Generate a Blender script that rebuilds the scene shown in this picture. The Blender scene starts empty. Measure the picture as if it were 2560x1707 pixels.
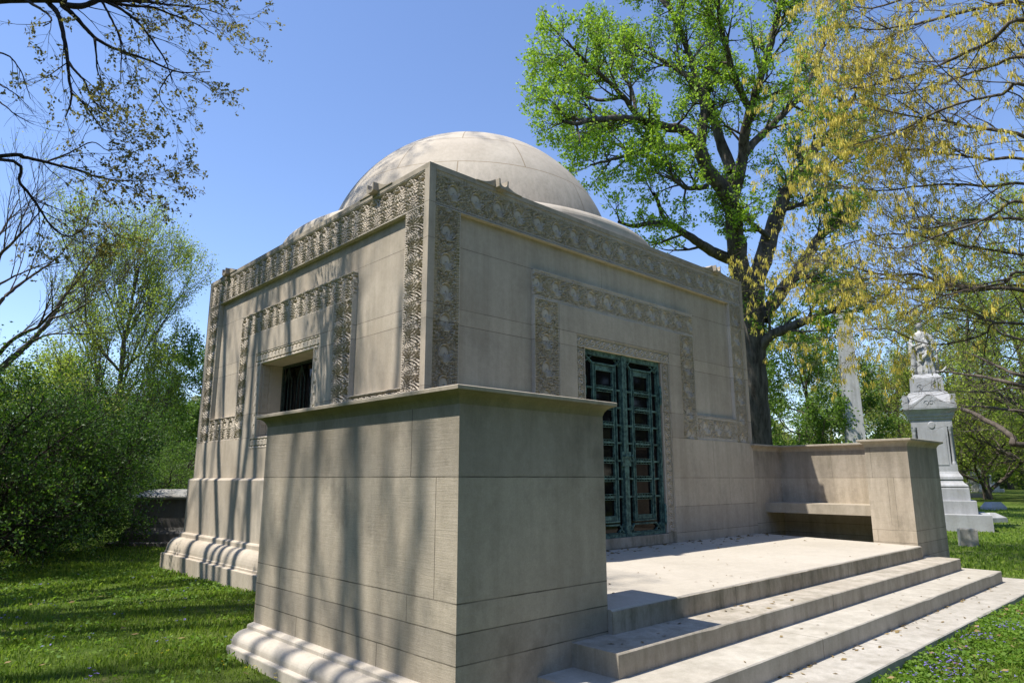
import bpy, math, random
import numpy as np
from mathutils import Vector, Matrix
SC = bpy.context.scene
COL = SC.collection
PI = math.pi

# ------------------------------------------------------------------ camera
FPX = 1692.4; PITCH = 0.1992; YAW = 0.7538
CAM = Vector((0, 0, 1.6))
RV = Vector((math.cos(YAW), -math.sin(YAW), 0))
FH = Vector((math.sin(YAW), math.cos(YAW), 0))
FV = FH*math.cos(PITCH) + Vector((0, 0, math.sin(PITCH)))
UV = -FH*math.sin(PITCH) + Vector((0, 0, math.cos(PITCH)))
cam = bpy.data.cameras.new('camera'); cob = bpy.data.objects.new('camera', cam); COL.objects.link(cob)
cam.sensor_width = 36; cam.lens = FPX/2560*36; cam.clip_end = 2000; cam.clip_start = .05
cob.location = CAM; cob.rotation_euler = (PI/2+PITCH, 0, -YAW)
SC.camera = cob

def P(px, py, D):
    "point at depth D (metres along the view axis) seen at photo pixel px, py"
    D = float(D); px = float(px); py = float(py)
    return CAM + D*(FV + RV*((px-1280)/FPX) - UV*((py-853.5)/FPX))
def PG(px, D, dz=0.0):
    p = CAM + FH*D*1.0 + RV*((px-1280)/FPX*D)
    return Vector((p.x, p.y, ground(p.x, p.y)+dz))
def sstep(a, b, x):
    t = np.clip((x-a)/(b-a), 0, 1); return t*t*(3-2*t)
def ground(x, y):
    fw = x*FH.x + y*FH.y; rt = x*RV.x + y*RV.y
    z = -.06 + .5*float(sstep(22, 65, fw))
    z += .03*math.sin(x*.7+1.3)*math.sin(y*.55+.4) + .045*float(sstep(6.2, 7.5, y))*float(sstep(8, 2, abs(x-2)))
    z -= .06*float(sstep(3.0, 1.0, y))*float(sstep(30, 15, fw))
    return z

# ------------------------------------------------------------------ things, parts
WLOC = {}
def thing(name, label, cat, loc=(0, 0, 0), group=None, rz=0):
    o = bpy.data.objects.new(name, None); COL.objects.link(o)
    o.location = loc; o.rotation_euler = (0, 0, rz)
    o.empty_display_size = .3
    o['label'] = label; o['category'] = cat
    if group: o['group'] = group
    WLOC[o.name] = (Vector(loc), rz)
    return o
def mesh_obj(name, V, F, mat, parent=None, smooth=False, world=True, mats=None, fmat=None):
    """V in world space (world=True: shifted to the parent's origin)"""
    V = np.asarray(V, dtype=np.float32).reshape(-1, 3)
    loc = Vector((0, 0, 0))
    if parent is not None and world:
        loc, rz = WLOC[parent.name]
        V = V - np.array(loc, dtype=np.float32)
        if rz:
            c, s = math.cos(-rz), math.sin(-rz)
            V = V @ np.array([[c, s, 0], [-s, c, 0], [0, 0, 1]], dtype=np.float32)
    me = bpy.data.meshes.new(name)
    if isinstance(F, np.ndarray):
        n, k = F.shape
        me.vertices.add(len(V)); me.vertices.foreach_set('co', V.ravel())
        me.loops.add(n*k); me.loops.foreach_set('vertex_index', F.astype(np.int32).ravel())
        me.polygons.add(n); me.polygons.foreach_set('loop_start', np.arange(0, n*k, k, dtype=np.int32))
        me.update(calc_edges=True)
    else:
        me.from_pydata(V.tolist(), [], F)
    if mats:
        for m in mats: me.materials.append(m)
        me.polygons.foreach_set('material_index', np.asarray(fmat, dtype=np.int32))
    else: me.materials.append(mat)
    if smooth: me.polygons.foreach_set('use_smooth', np.ones(len(me.polygons), dtype=bool))
    me.update(); me.validate()
    o = bpy.data.objects.new(name, me); COL.objects.link(o)
    if parent is not None:
        o.parent = parent
        WLOC[o.name] = WLOC[parent.name] if world else (Vector((0, 0, 0)), 0)
    return o
def tag(o, label, cat, group=None):
    o['label'] = label; o['category'] = cat
    if group: o['group'] = group
    return o
def kind(o, k): o['kind'] = k; return o

class MB:
    def __init__(s): s.V = []; s.F = []
    def add(s, vs, fs):
        b = len(s.V); s.V += [tuple(v) for v in vs]; s.F += [tuple(i+b for i in f) for f in fs]
    def box(s, x0, x1, y0, y1, z0, z1):
        s.add([(x, y, z) for z in (z0, z1) for y in (y0, y1) for x in (x0, x1)],
              [(0, 2, 3, 1), (4, 5, 7, 6), (0, 1, 5, 4), (2, 6, 7, 3), (0, 4, 6, 2), (1, 3, 7, 5)])
    def loft(s, rings, cap=True, closed=True):
        n = len(rings[0]); b = len(s.V)
        for r in rings: s.V += [tuple(v) for v in r]
        for k in range(len(rings)-1):
            for i in range(n if closed else n-1):
                j = (i+1) % n
                s.F.append((b+k*n+i, b+k*n+j, b+(k+1)*n+j, b+(k+1)*n+i))
        if cap:
            s.F.append(tuple(b+i for i in range(n-1, -1, -1)))
            e = b+(len(rings)-1)*n; s.F.append(tuple(e+i for i in range(n)))
    def prism(s, poly, z0, z1): s.loft([[(x, y, z0) for x, y in poly], [(x, y, z1) for x, y in poly]])
    def tube(s, pts, rad, n=6, cap=False):
        pts = [Vector(p) for p in pts]; rings = []
        for i, p in enumerate(pts):
            d = (pts[min(i+1, len(pts)-1)]-pts[max(i-1, 0)])
            if d.length < 1e-9: d = Vector((0, 0, 1))
            d.normalize()
            a = d.cross(Vector((0.31, 0.17, 0.93)) if abs(d.z) < .9 else Vector((1, .2, 0))); a.normalize(); b = d.cross(a)
            r = rad[i]
            rings.append([p+a*(r*math.cos(2*PI*k/n))+b*(r*math.sin(2*PI*k/n)) for k in range(n)])
        s.loft(rings, cap)
    def lathe(s, prof, c, n=48):
        s.loft([[(c[0]+r*math.cos(2*PI*k/n), c[1]+r*math.sin(2*PI*k/n), c[2]+z) for k in range(n)] for r, z in prof], cap=False)
    def xform(s, M): s.V = [tuple(M @ Vector(v)) for v in s.V]; return s
    def build(s, name, mat, parent=None, smooth=False, world=True): return mesh_obj(name, s.V, s.F, mat, parent, smooth, world)

def offset_poly(poly, d):
    "mitred outward offset of a CCW rectilinear polygon"
    out = []; n = len(poly)
    for i in range(n):
        p0 = Vector(poly[i-1]); p1 = Vector(poly[i]); p2 = Vector(poly[(i+1) % n])
        e1 = (p1-p0).normalized(); e2 = (p2-p1).normalized()
        n1 = Vector((e1.y, -e1.x)); n2 = Vector((e2.y, -e2.x))
        out.append(tuple(p1 + d*(n1+n2) if abs(n1.dot(n2)) < .5 else p1 + d*n1))
    return out
def sweep_poly(mb, poly, prof):
    "rings of a rectilinear footprint offset by profile (d, z)"
    mb.loft([[(x, y, z) for x, y in offset_poly(poly, d)] for d, z in prof])

# ------------------------------------------------------------------ materials
def nt(name):
    m = bpy.data.materials.new(name); m.use_nodes = True
    t = m.node_tree; t.nodes.clear()
    return m, t
class N:
    def __init__(s, t): s.t = t
    def __call__(s, typ, **kw):
        n = s.t.nodes.new(typ)
        for k, v in kw.items():
            if k.startswith('i_'): n.inputs[k[2:].replace('_', ' ')].default_value = v
            else: setattr(n, k, v)
        return n
    def link(s, a, b): s.t.links.new(a, b)
    def math(s, op, a, b=None, c=None):
        n = s.t.nodes.new('ShaderNodeMath'); n.operation = op
        for i, v in enumerate((a, b, c)):
            if v is None: continue
            if isinstance(v, (int, float)): n.inputs[i].default_value = v
            else: s.t.links.new(v, n.inputs[i])
        return n.outputs[0]
    def noise(s, vec, scale, detail=4, rough=.55, dist=0):
        n = s.t.nodes.new('ShaderNodeTexNoise'); n.inputs['Scale'].default_value = scale
        n.inputs['Detail'].default_value = detail; n.inputs['Roughness'].default_value = rough; n.inputs['Distortion'].default_value = dist
        if vec is not None: s.t.links.new(vec, n.inputs['Vector'])
        return n.outputs['Fac']
    def mapv(s, vec, scale, loc=(0, 0, 0)):
        n = s.t.nodes.new('ShaderNodeMapping'); n.inputs['Scale'].default_value = scale; n.inputs['Location'].default_value = loc
        s.t.links.new(vec, n.inputs['Vector']); return n.outputs[0]
    def ramp(s, fac, stops, interp='LINEAR'):
        n = s.t.nodes.new('ShaderNodeValToRGB'); e = n.color_ramp.elements; n.color_ramp.interpolation = interp
        while len(e) < len(stops): e.new(.5)
        for k, (p, c) in zip(e, stops):
            k.position = p; k.color = (*c, 1) if len(c) == 3 else c
        s.t.links.new(fac, n.inputs['Fac']); return n.outputs['Color']
    def mix(s, fac, a, b, mode='MIX'):
        n = s.t.nodes.new('ShaderNodeMix'); n.data_type = 'RGBA'; n.blend_type = mode
        for i, v in ((0, fac), (6, a), (7, b)):
            if isinstance(v, (int, float)): n.inputs[i].default_value = v
            elif isinstance(v, tuple): n.inputs[i].default_value = (*v, 1)
            else: s.t.links.new(v, n.inputs[i])
        return n.outputs[2]

def stone_mat(name, c0, c1, hz=(), vj=(), tool=.0, stain=.25, streak=.2, rough=.85, bump=.25, jw=.0035, moss=0, dirty=None):
    """cut stone: mottled colour, weather streaks, joints as thin mortar lines.
    hz = heights of bed joints, vj = (axis, value, z0, z1) of head joints"""
    m, t = nt(name); g = N(t)
    pos = g('ShaderNodeNewGeometry').outputs['Position']
    sep = g('ShaderNodeSeparateXYZ'); g.link(pos, sep.inputs[0]); X, Y, Z = sep.outputs
    nrm = g('ShaderNodeSeparateXYZ'); g.link(t.nodes[0].outputs['Normal'], nrm.inputs[0])
    big = g.noise(pos, .9, 5, .6); fine = g.noise(pos, 14, 6, .7); grain = g.noise(pos, 90, 3, .6)
    col = g.mix(g.ramp(big, [(.3, (0, 0, 0)), (.72, (1, 1, 1))]), c0, c1)
    # course to course difference of tone
    if hz:
        acc = None
        for z in hz:
            s_ = g.math('GREATER_THAN', Z, z); acc = s_ if acc is None else g.math('ADD', acc, s_)
        wn = g('ShaderNodeTexWhiteNoise', noise_dimensions='1D'); g.link(acc, wn.inputs['W'])
        col = g.mix(.45, col, g.ramp(wn.outputs['Value'], [(0, (.70, .695, .70)), (1, (1.16, 1.13, 1.07))]), 'MULTIPLY')
    col = g.mix(.30, col, g.ramp(fine, [(.3, (.72, .70, .66)), (.7, (1.16, 1.15, 1.13))]), 'MULTIPLY')
    col = g.mix(.22, col, g.ramp(grain, [(.3, (.6, .6, .58)), (.7, (1.25, 1.25, 1.25))]), 'MULTIPLY')
    st = g.noise(g.mapv(pos, (2.2, 2.2, .16)), 2.0, 5, .65)
    col = g.mix(streak, col, g.ramp(st, [(.35, (.55, .54, .5)), (.6, (1.06, 1.06, 1.06))]), 'MULTIPLY')
    blot = g.noise(g.mapv(pos, (1, 1, .8), (7, 3, 1)), 1.7, 6, .7)
    col = g.mix(g.math('MULTIPLY', g.ramp(blot, [(.52, (0, 0, 0)), (.68, (1, 1, 1))]), stain), col, (.17, .145, .11))
    if moss:
        mo = g.noise(g.mapv(pos, (3, 3, 1.0), (2, 9, 4)), 2.2, 6, .75)
        col = g.mix(g.math('MULTIPLY', g.ramp(mo, [(.45, (0, 0, 0)), (.7, (1, 1, 1))]), moss), col, (.10, .095, .05))
    if dirty:   # grime that gathers on a band of height
        za, zb, amt = dirty
        mr = g('ShaderNodeMapRange'); mr.inputs[1].default_value = za; mr.inputs[2].default_value = zb; g.link(Z, mr.inputs[0])
        dn = g.noise(g.mapv(pos, (2.5, 2.5, .7)), 2.3, 6, .75)
        f = g.math('MULTIPLY', g.math('MULTIPLY', mr.outputs[0], g.ramp(dn, [(.3, (0, 0, 0)), (.65, (1, 1, 1))])), amt)
        col = g.mix(f, col, (.115, .10, .06))
    # joints
    jm = None
    wob = g.math('MULTIPLY', g.math('SUBTRACT', g.noise(pos, 6, 2), .5), .006)
    side = g.math('LESS_THAN', g.math('ABSOLUTE', nrm.outputs[2]), .6)
    for z in hz:
        d = g.math('ABSOLUTE', g.math('ADD', g.math('SUBTRACT', Z, z), wob))
        k = g.math('MULTIPLY', g.math('LESS_THAN', d, jw), side); jm = k if jm is None else g.math('MAXIMUM', jm, k)
    for ax, v, za, zb in vj:
        A = {'x': X, 'y': Y}[ax]; nn = nrm.outputs[{'x': 1, 'y': 0}[ax]]
        d = g.math('ABSOLUTE', g.math('ADD', g.math('SUBTRACT', A, v), wob))
        k = g.math('LESS_THAN', d, jw*.8)
        zin = g.math('MULTIPLY', g.math('GREATER_THAN', Z, za), g.math('LESS_THAN', Z, zb))
        k = g.math('MULTIPLY', g.math('MULTIPLY', k, zin), g.math('GREATER_THAN', g.math('ABSOLUTE', nn), .5)) if za > -50 else k
        jm = k if jm is None else g.math('MAXIMUM', jm, k)
    if jm is not None:
        jn = g.math('MULTIPLY', jm, g.ramp(g.noise(pos, 3.1, 3), [(.3, (.45, .45, .45)), (.6, (.95, .95, .95))]))
        col = g.mix(jn, col, (.10, .085, .06))
    b = g('ShaderNodeBsdfPrincipled'); g.link(col, b.inputs['Base Color'])
    b.inputs['Roughness'].default_value = rough; b.inputs['Specular IOR Level'].default_value = .25
    h = g.math('ADD', g.math('MULTIPLY', fine, .5), g.math('MULTIPLY', grain, .25))
    if tool:
        w = g.noise(g.mapv(pos, (1.3, 1.3, 26)), 3.2, 3, .55, .6)
        h = g.math('ADD', h, g.math('MULTIPLY', w, tool))
    if jm is not None: h = g.math('SUBTRACT', h, g.math('MULTIPLY', jm, 1.2))
    bp = g('ShaderNodeBump'); bp.inputs['Strength'].default_value = bump; bp.inputs['Distance'].default_value = .012
    g.link(h, bp.inputs['Height']); g.link(bp.outputs[0], b.inputs['Normal'])
    o = g('ShaderNodeOutputMaterial'); g.link(b.outputs[0], o.inputs[0])
    return m

def leaf_mat(name, stops, trans=.45, rough=.5, tcol=1.35):
    m, t = nt(name); g = N(t)
    geo = g('ShaderNodeNewGeometry')
    n = g.noise(geo.outputs['Position'], .55, 2)
    r = g.math('ADD', g.math('MULTIPLY', geo.outputs['Random Per Island'], .65), g.math('MULTIPLY', n, .45))
    col = g.ramp(g.math('SUBTRACT', r, .05), stops)
    b = g('ShaderNodeBsdfPrincipled'); b.inputs['Roughness'].default_value = rough; b.inputs['Specular IOR Level'].default_value = .3
    g.link(col, b.inputs['Base Color'])
    tr = g('ShaderNodeBsdfTranslucent'); g.link(g.mix(1.0, col, (tcol, tcol*1.04, tcol*.72), 'MULTIPLY'), tr.inputs[0])
    mx = g('ShaderNodeMixShader'); mx.inputs[0].default_value = trans
    g.link(b.outputs[0], mx.inputs[1]); g.link(tr.outputs[0], mx.inputs[2])
    o = g('ShaderNodeOutputMaterial'); g.link(mx.outputs[0], o.inputs[0])
    return m
def bark_mat(name, c0, c1, scale=6, bump=.6, zs=.25):
    m, t = nt(name); g = N(t)
    pos = g('ShaderNodeNewGeometry').outputs['Position']
    n = g.noise(g.mapv(pos, (1, 1, zs)), scale, 6, .7); n2 = g.noise(pos, 1.1, 3)
    col = g.mix(g.ramp(n, [(.35, (0, 0, 0)), (.65, (1, 1, 1))]), c0, c1)
    col = g.mix(.5, col, g.ramp(n2, [(.3, (.6, .6, .6)), (.7, (1.2, 1.2, 1.15))]), 'MULTIPLY')
    b = g('ShaderNodeBsdfPrincipled'); g.link(col, b.inputs['Base Color']); b.inputs['Roughness'].default_value = .9; b.inputs['Specular IOR Level'].default_value = .15
    bp = g('ShaderNodeBump'); bp.inputs['Strength'].default_value = bump; bp.inputs['Distance'].default_value = .05
    g.link(n, bp.inputs['Height']); g.link(bp.outputs[0], b.inputs['Normal'])
    o = g('ShaderNodeOutputMaterial'); g.link(b.outputs[0], o.inputs[0])
    return m
def plain_mat(name, col, rough=.6, metal=0, spec=.4, var=None, vscale=20, bump=0):
    m, t = nt(name); g = N(t)
    b = g('ShaderNodeBsdfPrincipled'); b.inputs['Roughness'].default_value = rough; b.inputs['Metallic'].default_value = metal
    b.inputs['Specular IOR Level'].default_value = spec
    b.inputs['Base Color'].default_value = (*col, 1)
    if var:
        pos = g('ShaderNodeNewGeometry').outputs['Position']
        n = g.noise(pos, vscale, 6, .7)
        g.link(g.mix(g.ramp(n, [(.38, (0, 0, 0)), (.62, (1, 1, 1))]), col, var), b.inputs['Base Color'])
        if bump:
            bp = g('ShaderNodeBump'); bp.inputs['Strength'].default_value = bump; bp.inputs['Distance'].default_value = .01
            g.link(n, bp.inputs['Height']); g.link(bp.outputs[0], b.inputs['Normal'])
    o = g('ShaderNodeOutputMaterial'); g.link(b.outputs[0], o.inputs[0])
    return m

LC0, LC1 = (.435, .37, .29), (.535, .47, .38)
X0, X1, Y0, Y1 = 4.611, 12.335, 6.404, 13.84
XC, YC = 8.46, 10.12
ZT = 5.475
HZ_UP = (2.665, 3.475, 3.68, 4.49)
M_WALL = stone_mat('limestone_wall', LC0, LC1, HZ_UP + (1.61, 2.262, .74, 1.15, 4.956),
    vj=[('x', 8.0, 4.5, 5), ('x', 10.9, 1.61, 2.26), ('x', 11.4, 1.15, 1.61), ('y', 9.4, 4.49, 5), ('y', 12.2, 4.49, 5), ('x', 6.9, 1.15, 1.61)], stain=.25, streak=.34, dirty=(4.2, 5.3, .22))
M_BASE = stone_mat('limestone_base', LC0, LC1, (), vj=[('y', 12.95, -1, 1.6), ('y', 10.9, -1, .25), ('y', 11.6, .25, 1.6), ('y', 9.6, -1, .25)], stain=.2, streak=.3)
M_CARVE = stone_mat('limestone_carving', (.52, .45, .36), (.62, .55, .455), (2.665, 3.475, 3.68, 4.49, 4.956), stain=.12, streak=.25, bump=.12)
M_DOME = stone_mat('limestone_dome', (.47, .41, .33), (.55, .49, .40), (), stain=.10, streak=.22, bump=.18)
M_WING = stone_mat('limestone_wing', (.405, .345, .27), (.495, .43, .345), (.382, .581, .773, 1.61),
    vj=[('y', 4.314, 1.61, 2.3), ('y', 3.995, .773, 1.61), ('y', 6.42, .581, .773), ('y', 4.32, .581, .773), ('y', 6.03, .2, .382), ('y', 4.7, .2, .382),
        ('x', 5.6, .1, .382), ('y', 4.09, .85, 1.61), ('y', 5.4, 1.61, 2.3)], tool=.42, bump=.38, stain=.5, streak=.45, moss=.22, dirty=(1.55, 2.2, .55))
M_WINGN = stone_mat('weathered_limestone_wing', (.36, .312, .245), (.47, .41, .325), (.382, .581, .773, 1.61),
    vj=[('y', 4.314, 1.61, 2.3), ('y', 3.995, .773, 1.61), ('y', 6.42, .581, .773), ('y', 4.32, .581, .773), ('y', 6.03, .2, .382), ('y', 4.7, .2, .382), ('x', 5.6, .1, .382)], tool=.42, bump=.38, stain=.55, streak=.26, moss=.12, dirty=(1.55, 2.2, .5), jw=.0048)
M_MOSS_SHADE = stone_mat('mossy_shade_limestone', (.185, .17, .10), (.27, .245, .165), (), stain=.5, streak=.3, moss=.5)  # moss plus the shade under the near coping lip, both put into the colour
M_CAP = stone_mat('limestone_cap', (.37, .315, .24), (.46, .40, .315), (), stain=.4, streak=.2, moss=.3)
M_PLINTH = stone_mat('limestone_plinth', (.44, .39, .32), (.53, .48, .405), (), vj=[('y', 5.38, -1, .2), ('y', 6.4, -1, .05)], stain=.2, streak=.2)
M_FLOOR = stone_mat('limestone_floor', (.43, .385, .315), (.51, .46, .385), (), vj=[('x', 6.9, -1, .7), ('x', 10.2, -1, .7)], stain=.10, streak=.05, bump=.15, moss=.03, jw=.0065)
M_STEP1 = stone_mat('limestone_step_upper', (.40, .35, .28), (.49, .44, .37), (), vj=[('x', 7.9, -100, 9)], stain=.3, streak=.5, moss=.4, jw=.0065)
M_STEP2 = stone_mat('limestone_step_middle', (.42, .38, .315), (.51, .47, .40), (), vj=[('x', 6.5, -100, 9), ('x', 10.3, -100, 9)], stain=.2, streak=.3, moss=.2, jw=.0065)
M_STEP3 = stone_mat('limestone_step_lower', (.40, .365, .31), (.48, .445, .39), (), vj=[('x', 7.4, -100, 9), ('x', 11.1, -100, 9)], stain=.3, streak=.3, moss=.3, jw=.0065)
M_FEDGE = stone_mat('limestone_floor_edge', (.38, .325, .25), (.48, .42, .335), (), vj=[('x', 6.55, -1, .6), ('x', 9.4, -1, .6)], stain=.5, streak=.6, moss=.75, jw=.0065)
M_BRONZE = plain_mat('verdigris_bronze', (.020, .05, .046), .6, .25, .35, (.125, .235, .20), 16, .3)
M_BRONZE_D = plain_mat('dark_bronze', (.02, .03, .028), .5, .3, .4, (.06, .095, .085), 24, .3)
M_GLASS = plain_mat('dark_glass', (.006, .006, .007), .05, 0, .13)
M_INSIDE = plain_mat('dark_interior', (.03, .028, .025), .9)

# ------------------------------------------------------------------ world and sun
w = bpy.data.worlds.new('World'); SC.world = w; w.use_nodes = True
wt = w.node_tree; bg = wt.nodes['Background']
SUN = Vector((-.50, .18, 1.0)).normalized()
sky = wt.nodes.new('ShaderNodeTexSky'); sky.sky_type = 'NISHITA'; sky.sun_disc = False
sky.sun_elevation = math.asin(SUN.z); sky.sun_rotation = math.atan2(SUN.x, SUN.y)
sky.altitude = 150; sky.air_density = 1.0; sky.dust_density = .15; sky.ozone_density = 2.2
tint = wt.nodes.new('ShaderNodeMix'); tint.data_type = 'RGBA'; tint.blend_type = 'MULTIPLY'; tint.inputs[0].default_value = 1; tint.inputs[7].default_value = (1.03, 1.04, 1.17, 1)
wt.links.new(sky.outputs[0], tint.inputs[6]); wt.links.new(tint.outputs[2], bg.inputs[0]); bg.inputs[1].default_value = .12
sl = bpy.data.lights.new('sun', 'SUN'); sl.energy = 4.2; sl.angle = math.radians(.53); sl.color = (1, .955, .885)
so = bpy.data.objects.new('sun', sl); COL.objects.link(so)
so.rotation_euler = SUN.to_track_quat('Z', 'Y').to_euler(); so.location = (0, 0, 30)
SC.view_settings.view_transform = 'Standard'; SC.view_settings.look = 'None'; SC.view_settings.exposure = .80; SC.view_settings.gamma = 1

# ------------------------------------------------------------------ ground
def make_ground():
    nr, na = 110, 128
    V = [(0, 0, ground(0, 0))]; F = []
    for i in range(nr):
        r = .6*(1.068**i) + i*.08
        for k in range(na):
            a = 2*PI*k/na; x, y = r*math.sin(a), r*math.cos(a); V.append((x, y, ground(x, y)))
    for k in range(na): F.append((0, 1+(k+1) % na, 1+k))
    for i in range(nr-1):
        for k in range(na):
            a = 1+i*na+k; b = 1+i*na+(k+1) % na; F.append((a, b, b+na, a+na))
    m, t = nt('lawn_ground'); g = N(t)
    pos = g('ShaderNodeNewGeometry').outputs['Position']
    a = g.noise(pos, .45, 4, .6); b_ = g.noise(pos, 9, 6, .75); c = g.noise(pos, 45, 4, .7)
    col = g.mix(g.ramp(a, [(.35, (0, 0, 0)), (.65, (1, 1, 1))]), (.085, .145, .02), (.14, .18, .045))
    col = g.mix(g.ramp(g.noise(g.mapv(pos, (1, 1, 1), (5, 2, 0)), 1.1, 5, .7), [(.58, (0, 0, 0)), (.72, (1, 1, 1))]), col, (.17, .14, .075))
    col = g.mix(.7, col, g.ramp(b_, [(.3, (.45, .45, .4)), (.7, (1.3, 1.3, 1.2))]), 'MULTIPLY')
    col = g.mix(.6, col, g.ramp(c, [(.3, (.5, .5, .45)), (.7, (1.35, 1.35, 1.25))]), 'MULTIPLY')
    b = g('ShaderNodeBsdfPrincipled'); g.link(col, b.inputs['Base Color']); b.inputs['Roughness'].default_value = .95; b.inputs['Specular IOR Level'].default_value = .1
    bp = g('ShaderNodeBump'); bp.inputs['Strength'].default_value = .9; bp.inputs['Distance'].default_value = .05
    g.link(g.math('ADD', b_, c), bp.inputs['Height']); g.link(bp.outputs[0], b.inputs['Normal'])
    o = g('ShaderNodeOutputMaterial'); g.link(b.outputs[0], o.inputs[0])
    kind(mesh_obj('ground', V, F, m, smooth=True), 'structure')
make_ground()

# ------------------------------------------------------------------ mausoleum
tomb = thing('mausoleum', 'square pale limestone mausoleum with carved borders, a shallow dome and green bronze doors', 'mausoleum', (XC, YC, 0))
def FRT(u, z, d): return (u, Y0-d, z)
def LFT(u, z, d): return (X0-d, u, z)
def fbox(mb, fr, u0, u1, z0, z1, d0, d1):
    mb.add([fr(u, z, d) for z in (z0, z1) for d in (d0, d1) for u in (u0, u1)],
           [(0, 2, 3, 1), (4, 5, 7, 6), (0, 1, 5, 4), (2, 6, 7, 3), (0, 4, 6, 2), (1, 3, 7, 5)])
PD = -.075      # depth of the sunk panels
wall = MB()
# front wall: sunk panels, door hole
for u0, u1, z0, z1 in ((X0+.075, 7.49, 2.255, 5.40), (9.42, X1-.075, 2.255, 5.40), (7.49, 9.42, 3.49, 5.40)):
    fbox(wall, FRT, u0, u1, z0, z1, -.5, PD)
for u0, u1, z0, z1 in ((6.94, 7.305, 2.255, 3.67), (9.645, 10.0, 2.255, 3.67), (6.94, 10.0, 3.67, 4.055)):
    fbox(wall, FRT, u0, u1, z0, z1, PD+.001, 0)
for u0, u1 in ((X0, 7.305), (9.645, X1)):
    fbox(wall, FRT, u0, u1, .2, 2.255, -.5, 0)
# left wall: sunk panels, window hole
WU0, WU1, WZ0, WZ1 = 9.235, 11.097, 2.265, 3.49
for u0, u1, z0, z1 in ((Y0+.5, WU0, 2.255, 5.40), (WU1, Y1-.075, 2.255, 5.40), (WU0, WU1, WZ1, 5.40)):
    fbox(wall, LFT, u0, u1, z0, z1, -.5, PD)
fbox(wall, LFT, Y0+.075, Y0+.5, 2.255, 5.40, -.0755, PD)
for u0, u1, z0, z1 in ((8.653, 9.056, 2.255, 3.687), (11.305, 11.65, 2.255, 3.687), (8.653, 11.65, 3.687, 4.04)):
    fbox(wall, LFT, u0, u1, z0, z1, PD+.001, 0)
for u0, u1, z0, z1 in ((Y0+.5, 9.056, 1.60, 2.255), (11.305, Y1, 1.60, 2.255), (9.056, 11.305, 1.60, 2.08)):
    fbox(wall, LFT, u0, u1, z0, z1, -.5, 0)
# corner posts, right and rear walls
for cx0, cx1, cy0, cy1 in ((X0, X0+.1, Y0, Y0+.1), (X1-.1, X1, Y0, Y0+.1), (X0, X0+.1, Y1-.1, Y1)):
    wall.box(cx0, cx1, cy0, cy1, 2.255, 5.40)
wall.box(X1-.5, X1, Y0+.5, Y1-.5, .2, 5.40)
wall.box(X0+.5, X1, Y1-.5, Y1, .2, 2.255)
wall.box(X0+.5, X1-.001, Y1-.5, Y1-.001, 2.255, 5.40)
wall.box(X0+.075, X0+.5, Y1-.5, Y1-.075, 2.255, 5.40)
wall.build('wall', M_WALL, tomb)
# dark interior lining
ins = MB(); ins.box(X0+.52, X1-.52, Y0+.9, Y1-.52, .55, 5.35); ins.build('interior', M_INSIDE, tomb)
# lower wall and moulded plinth
pl = MB()
lowp = [(X0, 7.02), (X1, 7.02), (X1, Y1), (X0, Y1)]
sweep_poly(pl, lowp, [(.07, .5), (.07, 1.565), (.055, 1.585), (.0, 1.605)])
base = [(X0, 7.29), (X1, 7.29), (X1, Y1), (X0, Y1)]
prof = [(.35, -.4), (.35, .23), (.345, .237), (.305, .24), (.30, .245), (.30, .275), (.285, .285)]
for k in range(9):
    a = k/8*PI/2; prof.append((.285-.155*(1-math.cos(a))*1.0, .285+.235*math.sin(a)))
prof += [(.125, .53), (.125, .585), (.115, .60), (.072, .615)]
sweep_poly(pl, base, prof)
pl.build('plinth', M_BASE, tomb)
# roof slab, parapet crest, waterspouts
roof = MB(); roof.prism([(X0, Y0), (X1, Y0), (X1, Y1), (X0, Y1)], 5.40, 5.468)
roof.prism([(X0+.05, Y0+.05), (X1-.05, Y0+.05), (X1-.05, Y1-.05), (X0+.05, Y1-.05)], 5.468, 5.478)
rf = roof.build('roof', M_CAP, tomb)
def spout(fr, uc):
    mb = MB()
    for s in (-1, 1):
        pts = [(s*.085, 5.46)] + [(s*(.085+.33*(k/8)), 5.47+.10*(1-k/8)**2.4) for k in range(9)] + [(s*.415, 5.46)]
        r0 = [fr(uc+u, z, -.16) for u, z in pts]; r1 = [fr(uc+u, z, .012) for u, z in pts]
        if s > 0: r0, r1 = r1, r0
        mb.loft([r0, r1])
    # trough with a U section, jutting out
    U = [(-.085, 5.56), (-.085, 5.45), (-.05, 5.425), (.05, 5.425), (.085, 5.45), (.085, 5.56), (.066, 5.56)] + \
        [(.066*math.cos(a), 5.525-.066*math.sin(a)) for a in [PI*k/8 for k in range(1, 8)]] + [(-.066, 5.56)]
    mb.loft([[fr(uc+u, z, -.17) for u, z in U], [fr(uc+u, z-.0, .09) for u, z in U]])
    return mb
for fr, uc in ((FRT, 5.78), (FRT, 11.31), (LFT, 7.66), (LFT, 12.93)):
    spout(fr, uc).build('waterspout', M_CAP, tomb)
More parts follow.
